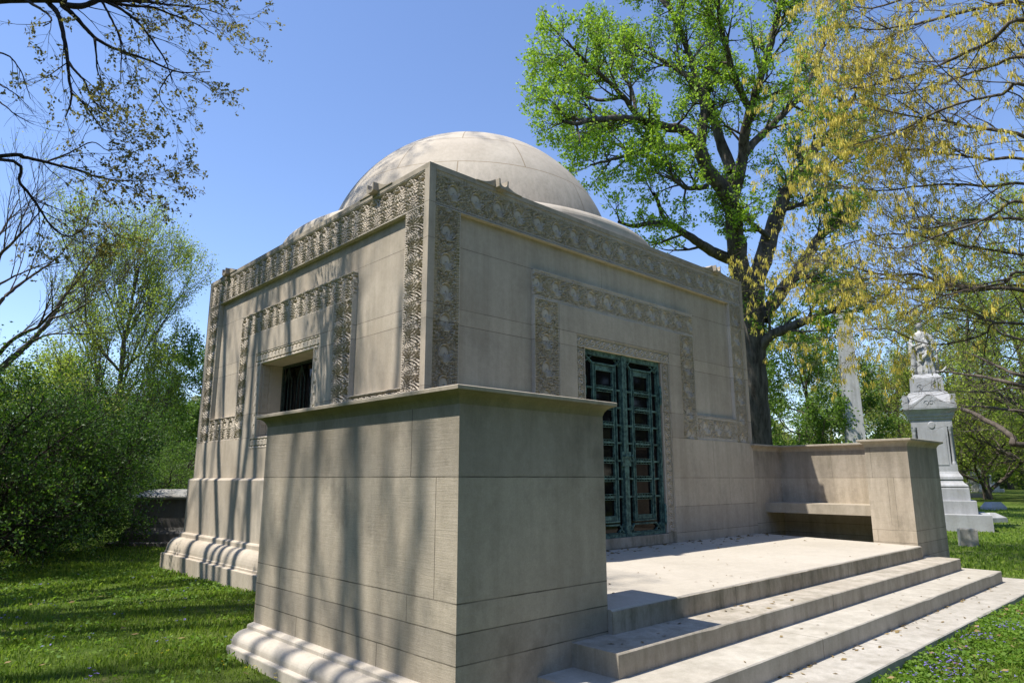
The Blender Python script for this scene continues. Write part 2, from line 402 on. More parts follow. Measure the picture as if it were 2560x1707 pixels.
# drum and dome
DC = (8.42, 10.19, 0)
dr = MB(); pr = [(3.72, 5.46), (3.70, 5.60)]
for k in range(1, 8):
    a = k/7*PI/2; pr.append((3.70-.20*(1-math.cos(a)), 5.60+.2*math.sin(a)))
pr += [(3.28, 5.82), (3.13, 5.84), (3.12, 5.91), (3.05, 5.92), (3.04, 5.98), (2.97, 5.99), (2.96, 6.06), (2.80, 6.07)]
dr.lathe(pr, DC, 128); dr.build('drum', M_DOME, tomb, smooth=False)
dm = MB(); RD = 2.9; ZD = 5.5
prd = [(RD*math.cos(a), ZD+RD*math.sin(a)) for a in [math.radians(8+82*k/40) for k in range(41)]]
prd[-1] = (.001, prd[-1][1])
dm.lathe(prd, DC, 128)
def dome_material():
    m = M_DOME.copy(); m.name = 'limestone_dome_shell'; t = m.node_tree; g = N(t)
    b = next(n for n in t.nodes if n.type == 'BSDF_PRINCIPLED')
    col = b.inputs['Base Color'].links[0].from_socket
    pos = next(n for n in t.nodes if n.type == 'NEW_GEOMETRY').outputs['Position']
    s = g('ShaderNodeSeparateXYZ'); g.link(pos, s.inputs[0])
    dx = g.math('SUBTRACT', s.outputs[0], DC[0]); dy = g.math('SUBTRACT', DC[1], s.outputs[1])
    ang = g.math('DEGREES', g.math('ARCTAN2', dx, dy))
    rr = g.math('SQRT', g.math('ADD', g.math('MULTIPLY', dx, dx), g.math('MULTIPLY', dy, dy)))
    Z = s.outputs[2]
    jm = None
    for z in (7.57, 6.86):
        k = g.math('LESS_THAN', g.math('ABSOLUTE', g.math('SUBTRACT', Z, z)), .007); jm = k if jm is None else g.math('MAXIMUM', jm, k)
    for za, zb, off in ((7.57, 9, -44.6), (6.86, 7.57, -18.5), (5, 6.86, -45)):
        q = g.math('DIVIDE', g.math('SUBTRACT', ang, off), 51.43)
        dq = g.math('ABSOLUTE', g.math('SUBTRACT', q, g.math('ROUND', q)))
        dist = g.math('MULTIPLY', g.math('MULTIPLY', dq, math.radians(51.43)), rr)
        k = g.math('MULTIPLY', g.math('LESS_THAN', dist, .009), g.math('MULTIPLY', g.math('GREATER_THAN', Z, za), g.math('LESS_THAN', Z, zb)))
        jm = g.math('MAXIMUM', jm, k)
    tone = g('ShaderNodeTexWhiteNoise', noise_dimensions='1D')
    g.link(g.math('ADD', g.math('MULTIPLY', g.math('GREATER_THAN', Z, 6.86), 5.3), g.math('MULTIPLY', g.math('GREATER_THAN', Z, 7.57), 3.1)), tone.inputs['W'])
    col = g.mix(.6, col, g.ramp(tone.outputs['Value'], [(0, (.88, .87, .86)), (1, (1.05, 1.05, 1.05))]), 'MULTIPLY')
    st = g.noise(g.mapv(pos, (5, 5, .35)), 2.5, 5, .7)
    low = g('ShaderNodeMapRange'); low.inputs[1].default_value = 7.0; low.inputs[2].default_value = 6.1; g.link(Z, low.inputs[0])
    col = g.mix(g.math('MULTIPLY', low.outputs[0], g.math('MULTIPLY', g.ramp(st, [(.45, (0, 0, 0)), (.6, (1, 1, 1))]), .45)), col, (.25, .225, .185))
    col = g.mix(g.math('MULTIPLY', jm, .75), col, (.22, .16, .09))
    g.link(col, b.inputs['Base Color'])
    return m
dm.build('dome', dome_material(), tomb, smooth=True)

# ---- carved bands: real relief from a height function
def heights_left(x, y, w, per):
    """palmettes: ribs fanning from the inner edge, berries between, deep ground"""
    idx = np.round(x/per); c = x-idx*per
    jit = np.sin(idx*12.9)*.5
    def rays(cx, cy, k, lim, R, wd, tw=.3):
        dx = c-cx; dy = y-cy
        r = np.hypot(dx, dy); th = np.arctan2(dx, dy)
        th = th-tw*np.sign(th)*(r/R)**2+.06*jit
        n_ = np.round(th/k); dl = np.abs(th/k-n_)*k*r
        wv = wd*(.55+.55*r/R)*(1+.45*np.sin(2*PI*r/.043+n_))
        return sstep(1.25, .7, dl/wv)*(np.abs(n_*k) < lim)*(r < R*(.84+.16*np.cos(n_*2.1)))*(r > .008)
    h = np.maximum(rays(0, .0, .185, 1.40, w*.98, .0078), rays(0, .46*w, .31, 1.4, w*.46, .0078)*.92)
    e = x/per-.5; e = (e-np.round(e))*per
    for yy, R in ((.10, .015), (.24, .018), (.38, .018), (.52, .020), (.68, .020), (.86, .018)):
        for ox in (-.048, -.016, .018, .05):
            dd = np.hypot(e-ox*(.75+.5*yy), y-yy*w-.014*np.cos(ox*150))/R
            h = np.maximum(h, np.where(dd < 1, .45+.5*np.sqrt(np.clip(1-dd*dd, 0, 1)), 0))
    lace = np.sin(2*PI*(x/.034+.45*np.sin(2*PI*y/.055)))*np.sin(2*PI*(y/.037+.45*np.sin(2*PI*x/.049)))
    h = np.maximum(h, .55*(lace > .55))
    bd = np.minimum(y, w-y)
    h = np.where(bd < .022, np.where(bd < .012, 1.0, .55+.45*(np.sin(2*PI*x/.03) > 0)), h)
    return h
def heights_front(x, y, w, per, up):
    """plain ovals lapped by leaf fingers on a lace of tendrils, beaded edges. up: (x, y) is turned so ovals stay upright"""
    c = (x/per-np.round(x/per))*per; yy = y-w*.5
    a, b = (c, yy) if up else (yy, c)          # a = across, b = upward
    e = np.sqrt((a/.072)**2+((b-.012)/.088)**2)
    lace = np.sin(2*PI*(x/.044+.48*np.sin(2*PI*y/.071)+.3*np.sin(x*9)))*np.sin(2*PI*(y/.049+.48*np.sin(2*PI*x/.063)+.3*np.sin(y*13+x*5)))
    l2 = np.sin(2*PI*(x+y)/.037)*np.sin(2*PI*(x-y)/.041)
    h = .72+.16*sstep(-.1, .1, lace)+.10*(l2 > .2)
    h = np.where((lace < -.36) & (l2 < .6), 0.0, h)
    h = np.where((np.abs(lace) < .10) & (l2 < .3), .25, h)
    h = np.where(e < 1.42, .35, h); h = np.where(e < 1.30, .82, h); h = np.where(e < 1.12, .10, h)
    h = np.where(e < 1.0, .40+.16*np.sqrt(np.clip(1-e*e, 0, 1)), h)
    th = np.arctan2(a-.015, b+.13); rr = np.hypot(a-.015, b+.13)
    q = th/.27; f = np.clip(1-(np.abs(q-np.round(q))*.27*rr/.013)**2, 0, 1)
    fing = (np.abs(th) < 1.1) & (rr < .125+.02*np.cos(q*2)) & (rr > .02)
    h = np.where(fing, np.maximum(f*.98, .1), h)
    bd = np.minimum(y, w-y)
    bead = .25+.7*((np.sin(2*PI*x/.024) > -.1) & (np.abs(bd-.021) < .008))
    bead2 = .25+.7*((np.sin(2*PI*x/.024) > -.1) & (np.abs(bd-.042) < .008))
    h = np.where(bd < .054, np.where(bd < .010, .95, np.where(bd < .031, bead, bead2)), h)
    return h
def heights_small(x, y, w, per):
    c = (x/per-np.round(x/per))*per; b = y-w*.5
    d = np.abs(c)/.026+np.abs(b)/.034
    h = np.where(d < 1.15, .05+.75*((np.abs(c) < .007) | (np.abs(b) < .007)), .9)
    e = (x/per-.5-np.round(x/per-.5))*per
    h = np.where((np.abs(np.abs(b)-(w*.33-.25*np.abs(e))) < .009), .2, h)
    return h
def heights_scroll(x, y, w, per):
    c = (x/per-np.round(x/per))*per; b = y-w*.5
    r = np.hypot(c, b); th = np.arctan2(b, c)
    sp = np.sin(th+r*2*PI/.036)
    h = np.where(r < .062, .1+.85*(sp > -.1), .15+.75*(np.sin(2*PI*(x+y)/.033)*np.sin(2*PI*(x-y)/.033) > 0))
    bd = np.minimum(y, w-y)
    return np.where(bd < .012, .9, h)
class Grid:
    def __init__(s): s.V = []; s.F = []; s.n = 0
    def band(s, fr, u0, u1, z0, z1, horiz, flip, hf, d0, d1, res=.0068, skirt=-.10, **kw):
        nu = max(4, int((u1-u0)/res)); nz = max(4, int((z1-z0)/res))
        u = np.linspace(u0, u1, nu); z = np.linspace(z0, z1, nz)
        U, Z = np.meshgrid(u, z)
        if horiz: x, y, w = U-(u0+u1)/2, Z-z0, z1-z0
        else: x, y, w = Z-5.0, U-u0, u1-u0
        if flip: y = w-y
        D = d0+(d1-d0)*hf(x, y, w, **kw)
        # skirt down to the wall all round
        U = np.pad(U, 1, mode='edge'); Z = np.pad(Z, 1, mode='edge'); D = np.pad(D, 1, constant_values=skirt)
        A = fr(U, Z, D); A = np.stack([np.broadcast_to(a, U.shape) for a in A], -1).reshape(-1, 3)
        nz += 2; nu += 2
        i = np.arange(nz*nu).reshape(nz, nu)+s.n
        s.V.append(A); s.F.append(np.stack([i[:-1, :-1], i[:-1, 1:], i[1:, 1:], i[1:, :-1]], -1).reshape(-1, 4)); s.n += len(A)
    def build(s, name, mat, parent):
        return mesh_obj(name, np.concatenate(s.V), np.concatenate(s.F), mat, parent)
g1 = Grid(); e = .0015
kf = dict(d0=-.072, d1=-.004)
def fr_band(*a, horiz, flip=False): g1.band(FRT, *a, horiz, flip, heights_front, kf['d0'], kf['d1'], per=.385, up=horiz)
fr_band(X0+.1, X1-.1, 4.93, 5.398, horiz=True)
fr_band(X0+.1, 5.12, 2.255+e, 4.93-e, horiz=False); fr_band(11.79, X1-.1, 2.255+e, 4.93-e, horiz=False)
fr_band(5.12+e, 6.45, 2.255+e, 2.68, horiz=True); fr_band(10.45, 11.79-e, 2.255+e, 2.68, horiz=True)
fr_band(6.45+e, 6.94, 2.255+e, 4.055, horiz=False); fr_band(10.0, 10.45-e, 2.255+e, 4.055, horiz=False)
fr_band(6.45+e, 10.45-e, 4.055+e, 4.475, horiz=True)
g1.build('carved_border', M_CARVE, tomb)
g2 = Grid()
def lf_band(*a, horiz, flip=False, per=.285): g2.band(LFT, *a, horiz, flip, heights_left, -.085, -.004, per=per, skirt=-.14)
lf_band(Y0+.1, Y1-.1, 4.925, 5.398, horiz=True)
lf_band(Y0+.1, 6.905, 2.255+e, 4.925-e, horiz=False, flip=True); lf_band(13.24, Y1-.1, 2.255+e, 4.925-e, horiz=False)
lf_band(6.905+e, 8.15, 2.255+e, 2.68, horiz=True, per=.1425); lf_band(12.05, 13.24-e, 2.255+e, 2.68, horiz=True)
lf_band(8.15+e, 8.653, 2.255+e, 4.04, horiz=False, flip=True); lf_band(11.65, 12.05-e, 2.255+e, 4.04, horiz=False)
lf_band(8.15+e, 12.05-e, 4.04+e, 4.445, horiz=True)
g2.build('carved_border', M_CARVE, tomb)
# smooth outer fillet of the inner frame
g3 = Grid()
for a in ((7.305+e, 7.49-.002, .76, 3.49-e), (9.42+.002, 9.645-e, .76, 3.49-e)):
    g3.band(FRT, *a, False, False, heights_scroll, -.04, -.001, per=.135, skirt=-.3)
g3.band(FRT, 7.305+e, 9.645-e, 3.49+.002, 3.67-e, True, False, heights_scroll, -.04, -.001, per=.135, skirt=-.3)
g3.build('door_surround', M_CARVE, tomb)
g4 = Grid()
for a in ((9.056+e, WU0-e, 2.265, 3.49-e), (WU1+e, 11.305-e, 2.265, 3.49-e)):
    g4.band(LFT, *a, False, False, heights_small, -.038, -.002, per=.17, skirt=-.3)
g4.band(LFT, 9.056+e, 11.305-e, 3.49+e, 3.687-e, True, False, heights_small, -.038, -.002, per=.125, skirt=-.3)
g4.band(LFT, 9.056+e, 11.305-e, 2.08+e, 2.265-e, True, False, heights_small, -.03, .006, per=.125, skirt=-.3)
g4.band(lambda u, z, d: (u, WU1-.008-d, z), X0+.002, X0+.22, WZ0+e, WZ1-.008, False, False, heights_small, -.022, .0, per=.17, skirt=-.06)
g4.build('window_surround', M_CARVE, tomb)

# ---- window: splayed jambs, dark pane, bronze lattice
wn = MB(); GX = X0+.42
wn.box(X0+.22, X0+.5, WU1-.006, WU1+.1, WZ0, WZ1); wn.box(X0+.05, X0+.5, WU0-.1, WU0+.006, WZ0, WZ1)
wn.box(X0+.05, X0+.5, WU0-.1, WU1+.1, WZ1-.006, WZ1+.1); wn.box(X0+.05, X0+.5, WU0-.1, WU1+.1, WZ0-.15, WZ0+.004)
win = wn.build('window', M_CARVE, tomb)
pn = MB(); pn.box(GX+.03, GX+.04, WU0, WU1, WZ0, WZ1); pn.build('pane', M_GLASS, win)
gr = MB()
def ubar(mb, fr, u0, z0, u1, z1, d0, d1, wd):
    v = Vector((u1-u0, z1-z0)); v.normalize(); nx, nz = -v.y*wd/2, v.x*wd/2
    mb.add([fr(u, z, d) for d in (d0, d1) for u, z in ((u0+nx, z0+nz), (u1+nx, z1+nz), (u1-nx, z1-nz), (u0-nx, z0-nz))],
           [(0, 1, 2, 3), (7, 6, 5, 4), (0, 4, 5, 1), (1, 5, 6, 2), (2, 6, 7, 3), (3, 7, 4, 0)])
dg = X0-GX
for u in (WU0+.03, WU1-.03): ubar(gr, LFT, u, WZ0, u, WZ1, dg, dg+.03, .05)
for z in (WZ0+.03, WZ1-.03): ubar(gr, LFT, WU0, z, WU1, z, dg+.002, dg+.028, .05)
nb = 4; sp = (WU1-WU0)/nb
for k in range(nb):
    uc = WU0+sp*(k+.5)
    ubar(gr, LFT, uc, WZ0, uc, WZ1, dg+.004, dg+.02, .018)
    for s in (-1, 1):
        ubar(gr, LFT, uc+s*sp*.5, WZ0+.12, uc+s*sp*.28, WZ0+.3, dg+.006, dg+.024, .02); ubar(gr, LFT, uc+s*sp*.28, WZ0+.3, uc+s*sp*.28, WZ1-.3, dg+.005, dg+.019, .012)
        ubar(gr, LFT, uc+s*sp*.28, WZ1-.3, uc, WZ1-.06, dg+.006, dg+.022, .016); ubar(gr, LFT, uc+s*sp*.12, WZ0+.05, uc+s*sp*.3, WZ0+.22, dg+.007, dg+.03, .018)
    ubar(gr, LFT, uc-sp*.45, WZ0+.2, uc+sp*.45, WZ0+.2, dg+.008, dg+.026, .016)
    ubar(gr, LFT, uc-sp*.45, WZ0+.09, uc+sp*.45, WZ0+.09, dg+.008, dg+.026, .016)
gr.build('grille', M_BRONZE_D, win)

# ---- bronze doors
DZ0, DZ1, DM = .745, 3.487, 8.457
def door_leaf(s):
    """s=-1 left leaf, +1 right leaf"""
    D0, D1 = -.13, -.055
    xo, xm = (7.494, DM-.003) if s < 0 else (9.416, DM+.003)     # hinge edge, meeting edge
    W = abs(xm-xo); X = lambda v: xo+(v if s < 0 else -v)*W/.96  # v: distance from hinge edge
    mb = MB()
    def hb(v0, v1, z0, z1, d0=D0, d1=D1):
        a, b = sorted((X(v0), X(v1))); fbox(mb, FRT, a, b, z0, z1, d0, d1)
    hb(0, .05, DZ0, DZ1); hb(.91, .96, DZ0, DZ1, D0, D1+.012)
    hb(.05, .91, DZ1-.075, DZ1, D0, D1-.003); hb(.05, .91, DZ0, DZ0+.05, D0, D1-.003)
    hb(.05, .91, DZ0+.056, DZ0+.066, D0, D1-.02)
    # thin second stile
    hb(.062, .076, DZ0+.05, DZ1-.075, D0, D1-.02); hb(.885, .899, DZ0+.05, DZ1-.075, D0, D1-.02)
    a0, a1, ia0, ia1 = .225, .775, .30, .70
    zb, zt = DZ0+.24, DZ1-.20
    hb(a0, a0+.018, zb, zt, D0, D1-.005); hb(a0+.024, ia0-.012, zb+.03, zt-.03, D0, D1-.025); hb(ia0-.012, ia0, zb, zt, D0, D1-.012)
    hb(a1-.018, a1, zb, zt, D0, D1-.005); hb(ia1+.012, a1-.024, zb+.03, zt-.03, D0, D1-.025); hb(ia1, ia1+.012, zb, zt, D0, D1-.012)
    hb(a0, a1, zt, zt+.025, D0, D1-.002); hb(a0+.018, a1-.018, zt-.085, zt-.006, D0, D1-.022); hb(a0, a1, zb-.025, zb, D0, D1-.002)
    hb(a0+.018, a1-.018, zb+.006, zb+.07, D0, D1-.022); hb(a0-.0, a1, zb-.075, zb-.05, D0, D1-.01)
    ph = (zt-.09-(zb+.075))/8
    for k in range(1, 8):
        z = zb+.075+ph*k
        hb(ia0, ia1, z-.016, z+.016, D0, D1-.004); hb(ia0, ia1, z-.044, z-.036, D0, D1-.018); hb(ia0, ia1, z+.036, z+.044, D0, D1-.018)
        for q in range(6):
            v = ia0+(ia1-ia0)*(q+.5)/6; hb(v-.006, v+.006, z-.036, z-.0165, D0, D1-.03); hb(v-.006, v+.006, z+.0165, z+.036, D0, D1-.03)
        if k % 1 == 0:
            hb(.076, a0, z-.014, z+.014, D0, D1-.012); hb(a1, .885, z-.014, z+.014, D0, D1-.012)
    # corner diagonals
    for (va, za, vb, zb_) in ((.076, DZ1-.08, a0, zt+.02), (.885, DZ1-.08, a1, zt+.02), (.076, DZ0+.06, a0, zb-.06), (.885, DZ0+.06, a1, zb-.06)):
        ubar(mb, FRT, X(va), za, X(vb), zb_, D0, D1-.014, .02)
        ubar(mb, FRT, X(va), zb_, X(vb), za, D0, D1-.018, .014)
    d = mb.build('door', M_BRONZE, tomb)
    pa = MB(); a, b = sorted((X(.01), X(.95))); fbox(pa, FRT, a, b, DZ0+.01, DZ1-.01, D0+.018, D0+.026); pa.build('pane', M_GLASS, d)
    for z in (DZ0+.30, DZ1-.55):
        h = MB(); a = xo+(.012 if s < 0 else -.012)
        h.tube([FRT(a, z-.16+.04*q, -.035) for q in range(9)], [.012, .024, .02, .026, .018, .026, .02, .024, .012], 8, True)
        h.build('hinge', M_BRONZE, d)
    k = MB(); c = X(.885); fbox(k, FRT, c-.03, c+.03, 1.78, 2.0, D1-.02, D1+.012)
    k.tube([FRT(c, 1.93, D1+.01), FRT(c, 1.93, D1+.05), FRT(c, 1.93, D1+.075), FRT(c, 1.93, D1+.085)], [.012, .012, .03, .015], 10, True)
    k.build('handle', M_BRONZE, d)
door_leaf(-1); door_leaf(1)
df = MB(); fbox(df, FRT, 7.305, 9.645, .60, .742, -.5, .004); fbox(df, FRT, 7.305, 7.491, .742, 3.49, -.5, -.03); fbox(df, FRT, 9.419, 9.645, .742, 3.49, -.5, -.03)
fbox(df, FRT, 7.305, 7.49, .742, .76, -.03, .0); fbox(df, FRT, 9.42, 9.645, .742, .76, -.03, .0)
df.build('door_sill', M_FEDGE, tomb)

# ------------------------------------------------------------------ terrace wing walls
XO = 3.0025; XE = 2*8.475-XO
def wing(name, label, mirror, poly, benchbox, plinth):
    loc = ((XO+.8) if not mirror else (XE-.8), 5.0, 0)
    t = thing(name, label, 'wall', loc)
    mx = (lambda x: 2*8.475-x) if mirror else (lambda x: x)
    pp = [(mx(x), y) for x, y in poly]
    if mirror: pp = pp[::-1]
    b = MB(); b.prism(pp, -.3, 2.118)
    b.build('wall', M_WING if mirror else M_WINGN, t)
    c = MB()
    sweep_poly(c, pp, [(0, 2.118), (.004, 2.135), (.013, 2.158), (.029, 2.18), (.054, 2.197), (.080, 2.205), (.086, 2.208)])
    c.build('cove', M_CAP if mirror else M_MOSS_SHADE, t)
    c = MB(); sweep_poly(c, pp, [(.083, 2.2085), (.090, 2.211), (.092, 2.236), (.084, 2.242)]); c.build('coping', M_CAP, t)
    b = MB(); x0, x1 = sorted((mx(benchbox[0]), mx(benchbox[1]))); b.box(x0, x1, benchbox[2], benchbox[3], .968, 1.143); b.build('bench', M_CAP, t)
    if plinth:
        q = MB(); yb = 6.93; x = XO; yf = 3.74
        prf = [(.25, -.4), (.25, .025), (.247, .032), (.212, .036), (.205, .04), (.205, .065)]
        for k in range(1, 9):
            a = k/8*PI/2; prf.append((.205-.135*(1-math.cos(a)), .065+.095*math.sin(a)))
        prf += [(.066, .162), (.064, .19), (.055, .20), (.0, .212)]
        def rg(y, sh): return [(mx(x-d), y+sh*d, z) for d, z in prf]+[(mx(x+.01), y, .212), (mx(x+.01), y, -.4)]
        r = [rg(yf+.002, 0), rg(yb, .0)]
        if mirror: r = r[::-1]
        q.loft(r)
        q.build('plinth', M_PLINTH, t)
    return t
POLY = [(XO, 3.74), (4.584, 3.74), (4.584, 4.40), (3.52, 4.40), (3.52, 6.404), (X0-.001, 6.404), (X0-.001, 6.93), (XO, 6.93)]
wing('terrace_wall', 'near terrace wall end pier of pale limestone, streaked with tree shadow, moulded base on the grass', False, POLY, (3.52, 4.25, 4.40, 6.404), True)
wing('terrace_wall', 'far terrace wall with a sunlit stone bench set into it, in front of the statue monument', True, POLY, (3.52, 4.25, 4.40, 6.404), True)

# ------------------------------------------------------------------ terrace and steps
ter = thing('stone_terrace', 'pale stone terrace with three long steps in front of the bronze doors', 'terrace', (8.475, 4.5, 0))
def slab(x0, x1, y0, y1, z0, za, zb, bev=.008, seed=0):
    """slab with a slightly worn front arris; za/zb = top height at front/back"""
    rnd = random.Random(seed); mb = MB(); n = 40
    rings = []
    for k in range(n+1):
        x = x0+(x1-x0)*k/n; j = rnd.uniform(-.0012, .0012); q = rnd.uniform(0, .002)+(.009 if rnd.random() < .05 else 0)
        rings.append([(x, y0, z0), (x, y0+j*.6, za-bev-q), (x, y0+bev+q, za), (x, y1, zb), (x, y1, z0)])
    mb.loft(rings); return mb
slab(4.586, XE-1.5835, 3.70, 6.402, .0, .548, .592, seed=1).build('terrace_floor', M_FLOOR, ter)
fe = MB(); fe.box(4.587, XE-1.585, 3.688, 3.699, .2, .535); fe.build('floor_edge', M_FEDGE, ter)
slab(4.14, 12.80, 3.29, 3.739, .0, .358, .362, seed=2).build('step', M_STEP1, ter)
slab(3.76, 13.09, 2.83, 3.738, -.1, .186, .189, seed=3).build('step', M_STEP2, ter)
slab(3.30, 13.75, 2.37, 3.737, -.4, .02, .022, seed=4).build('step', M_STEP3, ter)
# ------------------------------------------------------------------ trees
def vrand(r):
    while True:
        v = Vector((r.uniform(-1, 1), r.uniform(-1, 1), r.uniform(-1, 1)))
        if .05 < v.length < 1: return v.normalized()
class Tree:
    def __init__(s, seed): s.r = random.Random(seed); s.np = np.random.default_rng(seed); s.V = []; s.F = []; s.sites = []; s.wb = 0
    def tube(s, pts, rad, n):
        rings = []; m = len(pts); b = len(s.V)
        for i, p in enumerate(pts):
            d = pts[min(i+1, m-1)]-pts[max(i-1, 0)]
            if d.length < 1e-7: d = Vector((0, 0, 1))
            d.normalize()
            a = d.cross(Vector((.31, .17, .93)) if abs(d.z) < .85 else Vector((1, .2, 0))); a.normalize(); c = d.cross(a); r = rad[i]
            for k in range(n):
                t = 2*PI*k/n; s.V.append(p+a*(r*math.cos(t))+c*(r*math.sin(t)))
        for i in range(m-1):
            for k in range(n):
                j = (k+1) % n; s.F.append((b+i*n+k, b+i*n+j, b+(i+1)*n+j, b+(i+1)*n+k))
    def limb(s, pts, r0, r1, n=8, sub=4, jit=.04):
        "smooth a traced polyline; returns the fine points and radii"
        pts = [Vector(p) for p in pts]; L = []
        for i in range(len(pts)-1):
            p0 = pts[max(i-1, 0)]; p1 = pts[i]; p2 = pts[i+1]; p3 = pts[min(i+2, len(pts)-1)]
            for k in range(sub):
                t = k/sub
                L.append(.5*((2*p1)+(p2-p0)*t+(2*p0-5*p1+4*p2-p3)*t*t+(3*p1-p0-3*p2+p3)*t**3))
        L.append(pts[-1])
        for i in range(1, len(L)-1): L[i] = L[i]+vrand(s.r)*jit*(L[i+1]-L[i]).length*1.5
        R = [r0+(r1-r0)*(i/(len(L)-1))**.85 for i in range(len(L))]
        R = [q*s.r.uniform(.93, 1.08) for q in R]
        s.tube(L, R, n); return L, R
    def grow(s, p, d, L, r, lev, o):
        rr = s.r; n = max(3, min(9, int(L/o.get('seg', .25)))); pts = [p]; d = d.normalized(); dd = [d]
        for i in range(n):
            d = (d+vrand(rr)*o['wig']+Vector((0, 0, 1))*o['trop'][lev]).normalized()
            pts.append(pts[-1]+d*(L/n)); dd.append(d)
        rt = r*.35 if lev else r*.5
        s.tube(pts, [r+(rt-r)*i/n for i in range(n+1)], 5 if r > .03 else (4 if r > .012 else 3))
        if lev == 0:
            m = o['leafn']
            for k in range(m):
                t = (k+rr.random())/m*(1-o.get('lstart', .25))+o.get('lstart', .25)
                i = min(int(t*n), n-1); q = pts[i].lerp(pts[i+1], t*n-i); s.sites.append((q, dd[i]))
            return
        s.spray(pts, dd, [r+(rt-r)*i/n for i in range(n+1)], L, lev-1, o)
        if rr.random() < .9: s.grow(pts[-1], dd[-1], L*rr.uniform(.35, .55), rt, lev-1, o)
    def spray(s, pts, dd, R, L, lev, o, start=None, count=None):
        rr = s.r; n = len(pts)-1
        k = count if count is not None else o['kids'][lev]
        st = o.get('start', .25) if start is None else start
        for q in range(k):
            t = st+(1-st)*(q+rr.random())/k; i = min(int(t*n), n-1)
            p = pts[i].lerp(pts[i+1], t*n-i); d = dd[i]
            a = vrand(rr); a = (a-d*a.dot(d)).normalized()
            if 'flat' in o: a = Vector((a.x, a.y, a.z*o['flat'])).normalized()
            ang = rr.uniform(*o.get('ang', (.6, 1.05)))
            nd = d*math.cos(ang)+a*math.sin(ang)+Vector(o.get('bias', (0, 0, 0)))
            ln = o['len'][lev]*rr.uniform(.6, 1.25)*(1-.35*t)
            s.grow(p, nd, ln, max(o['minr'], min(R[i]*.6, o['rad'][lev])), lev, o)
    def dirs(s, L): return [(L[min(i+1, len(L)-1)]-L[max(i-1, 0)]).normalized() for i in range(len(L))]
    def leaves(s, per, size, spread, aspect=.55, droop=0.0, hang=False, tri=False, keep=None):
        "small folded leaf faces about the twig sites"
        pos = np.array([q[0] for q in s.sites], dtype=np.float32).reshape(-1, 3)
        if keep is not None: pos = pos[s.np.random(len(pos)) < keep]
        pos = np.repeat(pos, per, axis=0); n = len(pos); g = s.np
        pos = pos+g.normal(0, spread, (n, 3)).astype(np.float32)
        a = g.normal(0, 1, (n, 3)); a[:, 2] -= droop
        if hang: a = g.normal(0, .18, (n, 3)); a[:, 2] -= 1
        a /= np.linalg.norm(a, axis=1)[:, None]
        b = np.cross(a, g.normal(0, 1, (n, 3))); b /= np.linalg.norm(b, axis=1)[:, None]
        sz = size*g.uniform(.6, 1.3, (n, 1))
        a = a*sz; b = b*sz*aspect*.5
        V = np.stack([pos, pos+a*.45+b, pos+a, pos+a*.45-b], 1).reshape(-1, 3)
        F = np.arange(n*4).reshape(n, 4)
        return V, F
    def wood(s, name, mat, parent, world=True):
        return mesh_obj(name, np.array([tuple(v) for v in s.V]), np.array(s.F), mat, parent, smooth=True, world=world)

BARK_OAK = bark_mat('oak_bark', (.035, .029, .024), (.145, .125, .105), 5, 1.0, .16)
BARK_DARK = bark_mat('dark_bark', (.018, .015, .014), (.055, .044, .038), 12, .4)
BARK_GREY = bark_mat('grey_bark', (.06, .05, .042), (.17, .145, .12), 9, .6)
BARK_BROWN = bark_mat('brown_bark', (.055, .044, .035), (.155, .13, .105), 9, .6)
LEAF_OAK = leaf_mat('spring_leaf', [(0, (.12, .21, .016)), (.5, (.24, .37, .03)), (1, (.40, .53, .075))], .5)
LEAF_GOLD = leaf_mat('golden_catkin', [(0, (.50, .37, .06)), (.5, (.70, .56, .095)), (1, (.80, .71, .19))], .40, tcol=1.2)
LEAF_GOLD2 = leaf_mat('young_yellow_leaf', [(0, (.18, .17, .03)), (.5, (.32, .31, .05)), (1, (.46, .44, .10))], .5, tcol=1.2)
LEAF_DUN = leaf_mat('dun_young_leaf', [(0, (.09, .075, .02)), (.5, (.19, .165, .045)), (1, (.34, .31, .10))], .5, tcol=1.2)
LEAF_LIME = leaf_mat('lime_leaf', [(0, (.17, .22, .03)), (.5, (.29, .36, .05)), (1, (.42, .48, .10))], .5)
LEAF_DARK = leaf_mat('shrub_leaf', [(0, (.018, .05, .008)), (.45, (.042, .10, .012)), (.8, (.10, .18, .022)), (1, (.24, .30, .05))], .42)
LEAF_MID = leaf_mat('mid_green_leaf', [(0, (.06, .115, .014)), (.5, (.11, .19, .025)), (1, (.19, .28, .05))], .45)
LEAF_OLIVE = leaf_mat('olive_leaf', [(0, (.13, .12, .035)), (.5, (.21, .20, .055)), (1, (.31, .29, .10))], .45)

def z3(x, y, D): return P(1300+.5357*x, .5357*y, D)
def tree_root(name, label, loc, group=None, cat='tree'): return thing(name, label, cat, loc, group)

